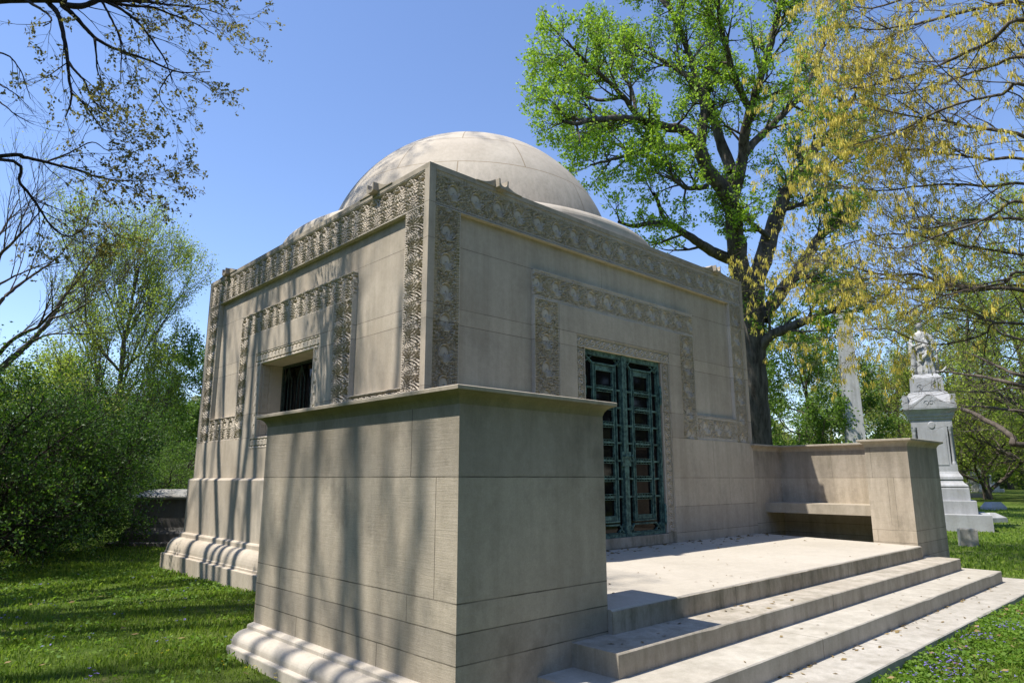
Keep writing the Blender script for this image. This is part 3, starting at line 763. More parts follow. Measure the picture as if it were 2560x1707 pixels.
# ---- the great oak behind the mausoleum
def oak():
    D = 32.0; K = D/23.5; t = Tree(11)
    b = P(1908, 1290, D); b.z = ground(b.x, b.y)-.1
    root = tree_root('oak_tree', 'big dark-trunked oak with bright green spring leaves, rising behind the right side of the mausoleum', (b.x, b.y, b.z))
    q = lambda pts, dz: [z3(x, y, D+dd) for (x, y), dd in zip(pts, np.linspace(0, dz, len(pts)))]
    TR = [b, P(1897, 1120, D), P(1888, 1000, D), P(1882, 900, D), P(1880, 800, D), P(1880, 715, D)]
    t.limb(TR, .47*K, .40*K, 14, 5, .02)
    big = []
    def lm(pts, r0, r1, dz=0, n=9): L, R = t.limb(q(pts, dz*K), r0*K, r1*K, n, 4, .05); big.append((L, R)); return L, R
    lm([(1060, 1380), (1030, 1280), (1005, 1100), (990, 970), (945, 880), (880, 800), (842, 700)], .38, .20, -1.5, 12)
    lm([(1065, 1380), (1120, 1250), (1165, 1110), (1205, 990), (1250, 880), (1310, 790), (1370, 700), (1440, 630), (1500, 540), (1560, 450)], .36, .09, 1.5, 12)
    lm([(1010, 1215), (930, 1190), (860, 1150), (800, 1110), (690, 1045), (610, 1042), (530, 1055), (460, 1035)], .21, .045, -2.5)
    lm([(690, 1045), (660, 990), (640, 930), (625, 905)], .08, .05, -2.6)
    lm([(842, 700), (760, 610), (690, 595), (600, 572), (480, 552), (330, 560), (260, 580), (200, 565)], .20, .04, -4)
    lm([(600, 572), (540, 530), (480, 450), (400, 370), (330, 310), (270, 250), (220, 190)], .11, .03, -3)
    lm([(842, 700), (850, 600), (860, 500), (830, 400), (800, 290), (765, 190), (700, 40), (660, -120)], .19, .07, 1)
    lm([(985, 800), (935, 650), (905, 560), (870, 440), (880, 330), (900, 220), (880, 60), (860, -120)], .20, .07, 3)
    lm([(960, 880), (985, 800)], .2, .19, 2.0)
    lm([(990, 970), (1040, 740), (1045, 650), (1062, 560), (1090, 470), (1130, 330), (1172, 200), (1205, 40), (1240, -150)], .22, .08, -2)
    lm([(1050, 720), (1105, 650), (1200, 560), (1290, 470), (1345, 390), (1400, 250), (1440, 90)], .16, .05, 2)
    lm([(1075, 520), (1010, 390), (960, 210), (930, 60), (915, -120)], .13, .05, -3)
    lm([(1310, 790), (1420, 790), (1520, 760)], .1, .04, -2)
    lm([(1130, 1490), (1230, 1350), (1310, 1245), (1385, 1120), (1440, 1075), (1500, 1040)], .25, .10, 1.5, 10)
    lm([(1230, 1350), (1330, 1320), (1420, 1310)], .08, .03, 1)
    lm([(1090, 1660), (1180, 1560), (1330, 1500), (1480, 1440), (1600, 1400)], .22, .06, -2)
    lm([(790, 690), (700, 685), (600, 690), (520, 720), (430, 745), (330, 770)], .12, .03, -3)
    lm([(1165, 1110), (1100, 1060), (1050, 1010), (1030, 970)], .1, .05, -1)
    lm([(870, 870), (800, 880), (740, 860), (700, 800)], .1, .03, -3)
    lm([(1205, 990), (1290, 960), (1400, 930), (1500, 960)], .1, .03, 3)
    lm([(700, 40), (600, -60), (520, -160)], .1, .03, 2)
    lm([(480, 450), (380, 470), (290, 440), (200, 430), (140, 440)], .07, .025, 1); lm([(400, 370), (330, 380), (240, 330), (180, 300), (130, 270)], .07, .025, -1); lm([(540, 530), (520, 420), (450, 300), (400, 200), (330, 130)], .08, .025, 2); lm([(830, 400), (740, 330), (640, 270), (560, 230), (500, 190)], .09, .03, 1); lm([(500, 700), (420, 660), (330, 650), (230, 690)], .05, .02, 1)
    o = dict(seg=.3, wig=.20, trop=[.05, .06, .05], kids=[4, 5, 6], len=[.55, 1.1, 1.85], rad=[.015, .035, .07], minr=.009, leafn=4, lstart=.15, ang=(.5, 1.1), start=.2)
    for i, (L, R) in enumerate(big):
        if i in (0, 8): cnt = 4
        elif i == 2: cnt = 5
        elif i == 3: cnt = 2
        else: cnt = int(4+sum((L[k+1]-L[k]).length for k in range(len(L)-1))*1.5)
        t.spray(L, t.dirs(L), R, 1, 2, o, start=.35 if i in (1, 14) else .2, count=cnt)
    # sprouts on the trunk and at the forks
    T2, _ = TR, 0
    so_ = dict(o); so_['len'] = [.45, .9, 1.2]; so_['kids'] = [3, 4, 4]
    for px, py in ((1000, 830), (980, 860), (960, 840), (1040, 840), (1010, 1215), (1110, 1500), (1080, 1580), (1150, 1560), (1060, 1440), (1250, 860), (1010, 900)):
        p = z3(px, py, D-.5)
        for k in range(3): t.grow(p, vrand(t.r)+Vector((0, 0, .3)), t.r.uniform(.6, 1.1), .02, 1, so_)
    t.wood('trunk', BARK_OAK, root)
    V, F = t.leaves(4, .14, .09, .62, .15, keep=.56)
    print('oak leaves', len(F), 'wood', len(t.F))
    mesh_obj('crown', V, F, LEAF_OAK, root)
oak()

# ---- golden tree reaching in from the right
def golden():
    t = Tree(23); KG = 1.5
    c = lambda x, y: (1850+.3188*x, 500+.3188*y)
    d3 = lambda x, y: (1300+.5357*x, .5357*y)
    e2 = lambda x, y: (2240+.2552*x, 1000+.2552*y)
    TB = CAM+FH*13.5+RV*13.8; TB.z = ground(TB.x, TB.y)-.1
    root = tree_root('oak_tree', 'golden yellow catkin-hung tree, branches sweeping in from the right edge over the statue monument', (TB.x, TB.y, TB.z))
    tp = TB+Vector((-.1, .2, 15))
    TL, TRd = t.limb([TB, TB+Vector((.1, 0, 3)), TB+Vector((-.1, .1, 6)), tp], .46, .16, 12)
    big = []
    def lm(f, pts, r0, r1, Da, Db, hook=True):
        P3 = [P(*f(x, y), d*KG) for (x, y), d in zip(pts, np.linspace(Da, Db, len(pts)))]
        if hook:
            z = P3[0].z; j = TB.copy(); j.z = max(1.8, z-1.4); P3 = [j, j.lerp(P3[0], .5)+Vector((0, 0, .25))]+P3
        big.append(t.limb(P3, r0*.72*KG, r1*.8*KG, 7, 5, .05)); return P3
    lm(c, [(2227, 715), (1950, 690), (1700, 672), (1560, 640), (1390, 580), (1200, 592), (1000, 560), (850, 512), (700, 480), (560, 470)], .045, .010, 9, 10.5)
    lm(c, [(2227, 570), (2080, 650), (1850, 690), (1640, 740), (1450, 805), (1270, 910)], .035, .009, 8.5, 9.5)
    lm(c, [(2227, 150), (1950, 155), (1750, 160), (1560, 210), (1360, 222), (1200, 150), (1100, 90)], .04, .009, 9.5, 11)
    lm(c, [(2227, 20), (2000, 110), (1850, 180), (1600, 260), (1400, 340), (1200, 380), (1000, 330)], .035, .008, 8.5, 9)
    lm(c, [(2227, 975), (2000, 960), (1880, 905), (1750, 860), (1500, 830), (1300, 760), (1050, 740)], .035, .008, 10, 11.5)
    lm(c, [(2227, 1460), (1950, 1395), (1780, 1368), (1560, 1345)], .055, .012, 8, 9)
    lm(c, [(2227, 1385), (2100, 1340), (1950, 1270), (1840, 1215)], .05, .012, 8, 8.6)
    lm(c, [(2227, 1480), (1960, 1500), (1640, 1500)], .03, .008, 9, 10)
    lm(e2, [(1254, 440), (1150, 370), (1050, 290), (970, 240), (880, 200), (800, 150), (730, 115), (640, 85)], .055, .030, 7.6, 8.6)
    lm(e2, [(1254, 112), (1100, 95), (950, 75), (830, 62), (680, 65)], .03, .012, 8, 9)
    lm(c, [(2050, 960), (1930, 1040), (1800, 1090), (1600, 1130), (1400, 1110), (1150, 1010), (900, 1030), (700, 1090)], .03, .007, 10, 11.5)
    lm(d3, [(2360, 640), (2200, 605), (2090, 590), (1950, 560), (1800, 540), (1650, 500), (1520, 470)], .045, .009, 8.8, 10)
    lm(d3, [(2360, 745), (2200, 742), (2050, 725), (1880, 700), (1750, 690), (1600, 640)], .04, .009, 9.3, 10.6)
    lm(d3, [(2360, 20), (2150, 40), (1950, 90), (1800, 120), (1650, 140), (1520, 120)], .05, .010, 9, 10.5)
    lm(d3, [(2360, 95), (2200, 190), (2050, 260), (1900, 330), (1750, 370), (1640, 400), (1520, 420)], .05, .010, 8.6, 10)
    lm(d3, [(2360, 270), (2200, 310), (2050, 360), (1900, 410), (1740, 440), (1600, 430)], .045, .010, 9.5, 11)
    lm(d3, [(2360, -60), (2150, -70), (1950, -40), (1780, 0), (1640, 40), (1530, 20)], .05, .010, 9, 10.5)
    lm(d3, [(2360, 400), (2250, 440), (2100, 470), (1950, 520), (1800, 600), (1650, 650), (1480, 700)], .04, .008, 8.4, 9.8)
    lm(d3, [(2360, 860), (2200, 870), (2000, 860), (1850, 870), (1700, 890), (1500, 870), (1350, 830)], .04, .008, 9.4, 11)
    lm(d3, [(2360, 1190), (2150, 1160), (1950, 1120), (1750, 1090), (1550, 1130), (1400, 1190), (1250, 1180)], .04, .007, 10, 11.8)
    lm(d3, [(2360, 1330), (2100, 1360), (1850, 1330), (1700, 1300), (1500, 1310), (1350, 1340), (1220, 1370)], .04, .007, 10, 11.8)
    o = dict(seg=.2, wig=.16, trop=[-.02, .0, .01], kids=[4, 5, 7], len=[.46, .95, 1.85], rad=[.005, .0085, .015], minr=.0036, leafn=1, lstart=.7, ang=(.4, .95), start=.12, bias=(-.04, .03, .03))
    for i, (L, R) in enumerate(big):
        ln = sum((L[k+1]-L[k]).length for k in range(len(L)-1))
        cnt = int(2+ln*(1.15 if i not in (5, 6, 7, 8, 9) else .4))
        t.spray(L, t.dirs(L), R, 1, 2 if i not in (5, 6, 8, 9) else 1, dict(o, leafn=0) if i in (5, 6, 7, 8, 9) else (dict(o, leafn=2, lstart=.55) if i in (13, 14, 15, 16, 17) else o), start=.10 if i in (2, 3, 11, 13, 14, 15, 16, 17) else .22, count=int(cnt*1.35))
    t.wood('trunk', BARK_BROWN, root)
    V, F = t.leaves(11, .125, .028, .17, hang=True, keep=.40)
    print('catkins', len(F), 'wood', len(t.F))
    cr = mesh_obj('crown', V, F, LEAF_GOLD, root)
    V, F = t.leaves(4, .05, .035, .6, keep=.75)
    mesh_obj('young_leaves', V, F, LEAF_GOLD2, root)
golden()

# ---- dark-branched tree overhanging from the upper left
def overhang():
    t = Tree(37)
    TB = CAM+FH*6.2-RV*11.0; TB.z = ground(TB.x, TB.y)-.1
    root = tree_root('maple_tree', 'dark-branched tree overhanging from the upper left edge with sparse dun young leaves', (TB.x, TB.y, TB.z))
    f = lambda x, y: (.2551*x, .2551*y)
    g_ = lambda x, y: (.3827*x, .3827*y)
    TL, TRd = t.limb([TB, TB+Vector((.1, 0, 3)), TB+Vector((.2, .1, 7)), TB+Vector((0, .0, 12)), TB+Vector((-.6, -.2, 18)), TB+Vector((-.5, -.2, 24))], .48, .07, 12)
    big = []
    def lm(fn, pts, r0, r1, Da, Db, hook=None):
        P3 = [P(*fn(x, y), d) for (x, y), d in zip(pts, np.linspace(Da, Db, len(pts)))]
        if hook is not None:
            j = TL[int(hook*(len(TL)-1))]; P3 = [j, j.lerp(P3[0], .45)+Vector((0, 0, .3))]+P3
        big.append(t.limb(P3, r0, r1, 7, 5, .05))
    lm(f, [(420, 0), (600, 45), (790, 65), (950, 10), (1060, 12), (1250, 5), (1450, -10)], .060, .020, 9, 9.6, .36)
    lm(f, [(470, 20), (560, 130), (600, 250), (640, 450), (665, 600), (680, 800), (700, 900), (690, 1020), (640, 1150)], .038, .008, 9.1, 8.6)
    lm(f, [(665, 600), (740, 700), (830, 800), (890, 950), (1000, 1080), (1100, 1150)], .020, .006, 8.8, 8.6)
    lm(f, [(600, 50), (720, 150), (830, 270), (940, 380), (1100, 470), (1300, 540), (1500, 610), (1700, 695), (1850, 715), (2060, 705)], .036, .006, 9.1, 9.8)
    lm(f, [(935, 380), (945, 560), (950, 680), (990, 800), (990, 960)], .014, .005, 9.3, 9)
    lm(f, [(1060, 30), (1200, 100), (1350, 220), (1480, 380), (1600, 560), (1660, 700), (1690, 820)], .024, .006, 9.4, 9.6)
    lm(f, [(1000, 20), (1100, 200), (1180, 400), (1190, 600), (1180, 800)], .018, .005, 9.3, 9)
    lm(f, [(1100, 40), (1300, 60), (1500, 80), (1700, 150), (1900, 230), (2100, 340)], .024, .006, 9.5, 10.2)
    lm(f, [(1250, 5), (1500, 30), (1750, 60), (2000, 90), (2180, 150)], .022, .006, 9.6, 10.5)
    lm(f, [(1450, -10), (1700, -40), (1950, -20), (2150, 40), (2230, 90)], .022, .006, 9.6, 10.8)
    lm(f, [(690, 900), (800, 1000), (900, 1120), (1000, 1260), (1100, 1290)], .014, .005, 8.7, 8.6)
    lm(f, [(1690, 690), (1560, 900), (1620, 1050), (1720, 1100)], .010, .004, 9.5, 9.2)
    lm(f, [(250, 0), (380, 80), (480, 150), (500, 210), (420, 260)], .022, .006, 8.8, 8.4)
    lm(f, [(0, 520), (100, 560), (200, 690), (260, 850), (300, 970)], .012, .004, 8.8, 8.4)
    lm(f, [(0, 830), (120, 900), (200, 960)], .010, .004, 8.8, 8.5)
    lm(f, [(0, 1000), (160, 1130), (330, 1220)], .010, .004, 8.8, 8.5)
    lm(g_, [(-40, 1020), (150, 1028), (300, 1060), (500, 1110), (650, 1160), (800, 1182), (980, 1180)], .035, .006, 8.6, 9.6, .26)
    lm(g_, [(-40, 1040), (130, 1200), (230, 1320), (330, 1470), (450, 1545), (560, 1480)], .030, .006, 8.5, 9.2, .25)
    lm(g_, [(300, 1060), (450, 1000), (600, 930), (700, 980), (800, 970)], .012, .004, 9, 9.2)
    # lower growth between the drawn boughs
    o = dict(seg=.14, wig=.20, trop=[.0, -.02, -.03], kids=[3, 3, 4], len=[.24, .48, .85], rad=[.0035, .006, .009], minr=.0024, leafn=2, lstart=.6, ang=(.35, .85), start=.25, bias=(.1, -.06, -.03))
    for i, (L, R) in enumerate(big):
        ln = sum((L[k+1]-L[k]).length for k in range(len(L)-1))
        st = .45 if i in (0, 16, 17) else .2
        if i in (13, 14, 15): t.spray(L, t.dirs(L), R, 1, 1, dict(o, leafn=0), start=.2, count=6); continue
        t.spray(L, t.dirs(L), R, 1, 2, o, start=st, count=int(2+ln*1.9))
    # the upper crown, above the picture: it dapples the wall and dome with shade
    hi = dict(o, len=[.5, 1.1, 2.0], rad=[.008, .02, .035], kids=[2, 3, 5], bias=(.0, 0, .35), leafn=2, ang=(.3, .7))
    up = [(-6.4, 11.7, 28), (-3.5, 11.5, 23), (-6.8, 13.6, 29), (-4.0, 14.2, 23), (-6.5, 16.5, 28), (-2.3, 16.2, 20), (-6.0, 9.9, 24), (-6.3, 9.0, 24), (-4.5, 7.6, 20), (-6.4, 7.9, 23),
          (-.6, 11.8, 18), (-7.5, 10.6, 26), (-7.5, 12.5, 25), (-5.5, 12.3, 27), (-6.5, 8.4, 22), (-1.6, 9.4, 17), (-.8, 13.4, 31), (.6, 12.6, 30), (-1.8, 14.0, 31.5), (1.2, 14.4, 29), (-9, 12.5, 23), (-.2, 15.0, 30)]
    for k, (x, y, h) in enumerate(up):
        j = TL[int((.28+.16*t.r.random())*(len(TL)-1))]; e1 = Vector((x, y, 12.0+t.r.uniform(-.5, 1)))
        m = j.lerp(e1, .55)+Vector((0, 0, -.6)); e3 = Vector((x+t.r.uniform(-.5, .5), y+t.r.uniform(-.5, .5), h))
        L, R = t.limb([j, m, e1, e1.lerp(e3, .5)+vrand(t.r)*.25, e3], .12, .045, 7, 5, .05)
        t.spray(L, t.dirs(L), R, 1, 2, dict(hi, leafn=7, len=[.6, 1.2, 2.0]) if h > 28.5 and x > -3 else hi, start=.55 if h > 28.5 and x > -3 else .45, count=34 if h > 28.5 and x > -3 else 9)
    t.wood('trunk', BARK_DARK, root)
    V, F = t.leaves(5, .046, .017, .62, .3, keep=.62)
    print('dun leaves', len(F), 'wood', len(t.F))
    mesh_obj('crown', V, F, LEAF_DUN, root)
overhang()

# ---- generic trees: prototypes copied about the cemetery
def proto_tree(seed, h, spread, leafm, bark, stems=1, o=None, leaf=(4, .2, .18), fork=.3, r=.28, upr=.6, nlimb=12, dense=1.0):
    """a branching tree standing at the origin; returns wood and leaf arrays"""
    t = Tree(seed); rr = t.r; big = []
    o = o or dict(seg=.4, wig=.2, trop=[.06, .07, .06], kids=[3, 4, 5], len=[.8, 1.5, 2.4], rad=[.014, .03, .06], minr=.012, leafn=4, lstart=.1, ang=(.5, 1.0), start=.25)
    for s_ in range(stems):
        a = 2*PI*s_/stems+rr.uniform(-.3, .3); off = 0 if stems == 1 else .25
        b = Vector((off*math.cos(a), off*math.sin(a), -.2)); lean = Vector((math.cos(a), math.sin(a), 0))*(0 if stems == 1 else h*.12)
        L, R = t.limb([b, b+Vector((rr.uniform(-.1, .1), rr.uniform(-.1, .1), h*fork))+lean*.5, b+Vector((rr.uniform(-.3, .3), rr.uniform(-.3, .3), h*.65))+lean, b+Vector((rr.uniform(-.4, .4), rr.uniform(-.4, .4), h*.97))+lean*1.3], r, r*.12, 9)
        n = max(2, nlimb//stems)
        for k in range(n):
            f_ = fork+(.92-fork)*(k+rr.random())/n; i = int(f_*(len(L)-1)); az = 2.4*k+a+rr.uniform(-.4, .4)
            ln = spread*(1.15-.75*abs(f_-.5)**1.0)*rr.uniform(.75, 1.15)*(1 if f_ < .75 else .65)
            d = Vector((math.cos(az), math.sin(az), upr))
            p = L[i]; e_ = p+d.normalized()*ln
            m = p.lerp(e_, .5)+Vector((0, 0, -.06*ln if upr > .5 else .05*ln))
            l2, r2 = t.limb([p, m+vrand(rr)*.1*ln, e_+Vector((0, 0, .12*ln))], R[i]*.55, .02, 6)
            big.append((l2, r2, ln))
        big.append((L[len(L)//2:], R[len(L)//2:], h*.4))
    for L, R, ln in big: t.spray(L, t.dirs(L), R, 1, 2, o, start=.2, count=int((2+ln*1.1)*dense))
    return t, t.leaves(*leaf)
class Kind:
    def __init__(s, name, t, lv, bark, leafm):
        s.name = name; s.w = t; s.lv = lv; s.bark = bark; s.leafm = leafm; s.first = None
    def place(s, loc, rz, sc, label, group=None, leafm=None):
        r = thing(s.name, label, 'tree', loc, group, rz); r.scale = (sc[0], sc[0], sc[1])
        if s.first is None:
            a = s.w.wood('trunk', s.bark, r, world=False); b = mesh_obj('crown', s.lv[0], s.lv[1], s.leafm, r, world=False); s.first = (a, b)
        else:
            for c in s.first:
                k = c.copy(); COL.objects.link(k); k.parent = r
        if leafm:
            c = r.children[1] if r.children[1].name.startswith('crown') else r.children[0]
            c.material_slots[0].link = 'OBJECT'; c.material_slots[0].material = leafm
        return r
vo = dict(seg=.5, wig=.13, trop=[.10, .14, .16], kids=[4, 5, 7], len=[.9, 1.9, 3.2], rad=[.012, .022, .045], minr=.011, leafn=4, lstart=.1, ang=(.25, .65), start=.2)
vase = Kind('elm_tree', *proto_tree(5, 15, 6.0, LEAF_LIME, BARK_GREY, 1, vo, (2, .14, .2), .14, .34, 1.6, 30, 1.0), BARK_GREY, LEAF_LIME)
broad = Kind('broadleaf_tree', *proto_tree(6, 13, 5.5, LEAF_MID, BARK_BROWN, 1, None, (4, .24, .22), .18, .30, .55, 14, 1.0), BARK_BROWN, LEAF_MID)
sparse = Kind('budding_tree', *proto_tree(8, 14, 6.5, LEAF_OLIVE, BARK_BROWN, 1, dict(seg=.4, wig=.2, trop=[.04, .05, .05], kids=[4, 5, 6], len=[.9, 1.7, 2.7], rad=[.016, .032, .065], minr=.014, leafn=3, lstart=.2, ang=(.5, 1.0), start=.2), (2, .17, .16), .15, .34, .5, 14, 1.05), BARK_BROWN, LEAF_OLIVE)
print('vase', len(vase.lv[1]), len(vase.w.F), 'broad', len(broad.lv[1]), len(broad.w.F), 'sparse', len(sparse.lv[1]), len(sparse.w.F))
def pl_(kind_, px, D, rz, sc, label, group=None, leafm=None): kind_.place(PG(px, D), rz, sc, label, group, leafm)
# left side
pl_(vase, 285, 38, .4, (.9, .97), 'vase-shaped elm with pale lime new leaves, standing alone against the sky left of the mausoleum')
pl_(broad, 520, 44, 1.2, (.7, .70), 'green tree showing just past the left rear corner of the mausoleum', None, LEAF_MID)
pl_(broad, 40, 52, 2.2, (1.1, .7), 'yellow-green tree low on the far left, behind the dark shrubs', None, LEAF_LIME)
pl_(broad, 400, 64, 4.0, (1.0, .6), 'mid-green tree low behind the elm trunk, left of the mausoleum', None, LEAF_MID)
pl_(broad, 200, 66, 5.2, (1.3, .7), 'olive tree farthest back behind the elm trunk', None, LEAF_OLIVE)
# right side
pl_(broad, 2010, 44, .6, (.78, .80), 'bright green tree just right of the oak trunk, above the terrace wall', None, LEAF_MID)
pl_(sparse, 2140, 58, 1.7, (.9, .72), 'thin olive tree behind the white obelisk', None, LEAF_LIME)
pl_(sparse, 2250, 50, 2.9, (.8, .68), 'bare twiggy olive tree between the obelisk and the statue monument')
pl_(sparse, 2440, 46, 3.7, (.95, .95), 'tree with a pale slim leaning trunk right of the statue monument')
pl_(sparse, 2560, 52, 5.1, (1.35, 1.15), 'broad tree with a thick dark trunk at the right edge of the picture')
pl_(broad, 2500, 75, .2, (1.1, .75), 'fresh green tree in the distance between the two right-hand trunks', None, LEAF_OAK)
pl_(sparse, 2380, 72, 4.4, (1.2, 1.0), 'olive tree in the distance behind the statue monument')
pl_(sparse, 2080, 66, 3.3, (1.0, .62), 'olive tree farthest back behind the white obelisk, lower than the oak')
pl_(sparse, 2310, 62, 1.1, (1.0, .70), 'olive brown tree directly behind the statue on the monument')
pl_(sparse, 2640, 40, 2.1, (1.0, 1.25), 'tall yellow-green tree rising behind the golden catkins at upper right', None, LEAF_LIME)

# ---- tree leaning in from the left with bare upward twigs
def leaning():
    t = Tree(51); D = 17
    f = lambda x, y: (.3189*x, 500+.3189*y)
    b = P(-420, 1330, D); b.z = ground(b.x, b.y)-.1
    root = tree_root('leaning_tree', 'nearly bare tree leaning in from the left edge, long twigs slanting up to the right', tuple(b))
    t.limb([b, b+Vector((.3, .1, 1.6)), P(-60, 1000, D)], .3, .16, 10)
    big = []
    def lm(pts, r0, r1, dz=0): big.append(t.limb([P(*f(x, y), D+d) for (x, y), d in zip(pts, np.linspace(0, dz, len(pts)))], r0, r1, 7, 5, .05))
    lm([(-200, 1570), (0, 1330), (140, 1200), (250, 1100), (400, 930), (500, 760), (600, 640), (720, 480), (850, 310)], .10, .012, 1)
    lm([(-200, 1400), (0, 1190), (150, 1060), (300, 990), (420, 870), (520, 800)], .07, .015, -1)
    lm([(250, 1100), (420, 1050), (640, 1050), (900, 1040)], .03, .008, 1)
    lm([(400, 930), (560, 880), (700, 800), (860, 700)], .03, .008, -1)
    lm([(-150, 1000), (0, 800), (120, 690), (300, 560), (450, 450), (600, 280)], .06, .010, 1.5)
    lm([(-150, 600), (0, 430), (130, 300), (240, 180), (360, 20)], .05, .010, -1)
    lm([(-100, 420), (0, 270), (80, 130), (150, -10)], .04, .010, 1)
    lm([(-150, 800), (0, 660), (200, 560), (400, 480)], .04, .010, 0)
    o = dict(seg=.3, wig=.12, trop=[.03, .05, .06], kids=[3, 4, 4], len=[.6, 1.1, 1.8], rad=[.006, .011, .018], minr=.005, leafn=2, lstart=.4, ang=(.3, .7), start=.2, bias=(.12, -.1, .15))
    for L, R in big:
        ln = sum((L[k+1]-L[k]).length for k in range(len(L)-1)); t.spray(L, t.dirs(L), R, 1, 2, o, count=int(2+ln*1.15))
    t.wood('trunk', BARK_BROWN, root)
    V, F = t.leaves(1, .05, .03, .6, keep=.5); mesh_obj('crown', V, F, LEAF_LIME, root)
leaning()

# ---- dark shrubs massed at the left
def shrub(seed, px, D, h, rad, label, lean=(0, 0, 0), n=13, per=4, leafm=None):
    t = Tree(seed); rr = t.r; b = PG(px, D, -.05)
    root = thing('shrub', label, 'shrub', tuple(b))
    big = []
    for k in range(n):
        a = 2*PI*k/n+rr.uniform(-.2, .2); q = rr.uniform(.35, 1)
        s_ = b+Vector((math.cos(a), math.sin(a), 0))*.25
        e_ = b+Vector((math.cos(a)*rad*q, math.sin(a)*rad*q, h*(1.05-.35*q)*rr.uniform(.8, 1.05)))+Vector(lean)
        m = s_.lerp(e_, .5)+Vector((0, 0, h*.10))
        L, R = t.limb([s_, m, e_+Vector((math.cos(a), math.sin(a), -.25))*.25*rad], rr.uniform(.035, .07), .012, 6, 5, .08)
        big.append((L, R))
    for k in range(7):      # low outer stems that close the shrub to the ground
        a = 2*PI*k/7+rr.uniform(-.3, .3); s_ = b+Vector((math.cos(a), math.sin(a), 0))*.3
        e_ = b+Vector((math.cos(a)*rad*1.1, math.sin(a)*rad*1.1, h*rr.uniform(.16, .36)))
        big.append(t.limb([s_, s_.lerp(e_, .5)+Vector((0, 0, h*.08)), e_], .03, .01, 5, 5, .1))
    o = dict(seg=.25, wig=.28, trop=[-.02, -.02, .02], kids=[3, 4, 5], len=[.40, .75, 1.25], rad=[.006, .011, .02], minr=.005, leafn=4, lstart=.1, ang=(.5, 1.15), start=.15)
    for L, R in big: t.spray(L, t.dirs(L), R, 1, 2, o, start=.14, count=9)
    t.wood('stems', BARK_DARK, root)
    V, F = t.leaves(per, .062, .075, .5, .1, keep=.85); print('shrub', len(F))
    mesh_obj('foliage', V, F, leafm or LEAF_DARK, root)
shrub(61, -60, 12.3, 3.6, 1.9, 'dark green shrub at the left edge, nearest the camera, dense to the ground')
shrub(62, 130, 15.2, 3.4, 1.3, 'dark green arching shrub in front of the low grey tomb, branches slanting right', (.6, -.45, 0))
shrub(63, 90, 18.0, 4.0, 2.2, 'tall dark shrub seen between the two nearer shrubs at the left', n=11, per=3)
shrub(64, 440, 27.0, 3.4, 2.2, 'lighter green bush behind the low grey tomb, beside the mausoleum corner', n=11, leafm=LEAF_MID)
# ------------------------------------------------------------------ monuments
M_MARBLE = stone_mat('grey_marble', (.33, .335, .345), (.43, .435, .445), (), stain=.25, streak=.4, rough=.6, bump=.1)
M_MARBLE2 = stone_mat('white_marble', (.36, .36, .355), (.48, .48, .47), (), stain=.35, streak=.45, rough=.6, bump=.25)
M_GRAN = stone_mat('grey_granite', (.31, .315, .32), (.41, .415, .42), (), stain=.25, streak=.3, rough=.8, bump=.25)
M_OLD = stone_mat('old_limestone', (.30, .29, .26), (.40, .385, .35), (), stain=.5, streak=.4, moss=.35)
M_DARKST = stone_mat('weathered_dark_stone', (.10, .095, .09), (.16, .15, .14), (), stain=.4, streak=.4, moss=.3)
def sq(mb, prof, cut=0):
    "stack of square rings: (half width, z)"
    rings = []
    for h, z in prof: rings.append([(-h, -h, z), (h, -h, z), (h, h, z), (-h, h, z)])
    mb.loft(rings)
def frame_at(b, d, yaw):
    p = CAM+RV*b+FH*d; p.z = ground(p.x, p.y)
    return p, -YAW+yaw
def local(mb, name, mat, parent, smooth=False): return mesh_obj(name, mb.V, mb.F, mat, parent, smooth, world=False)

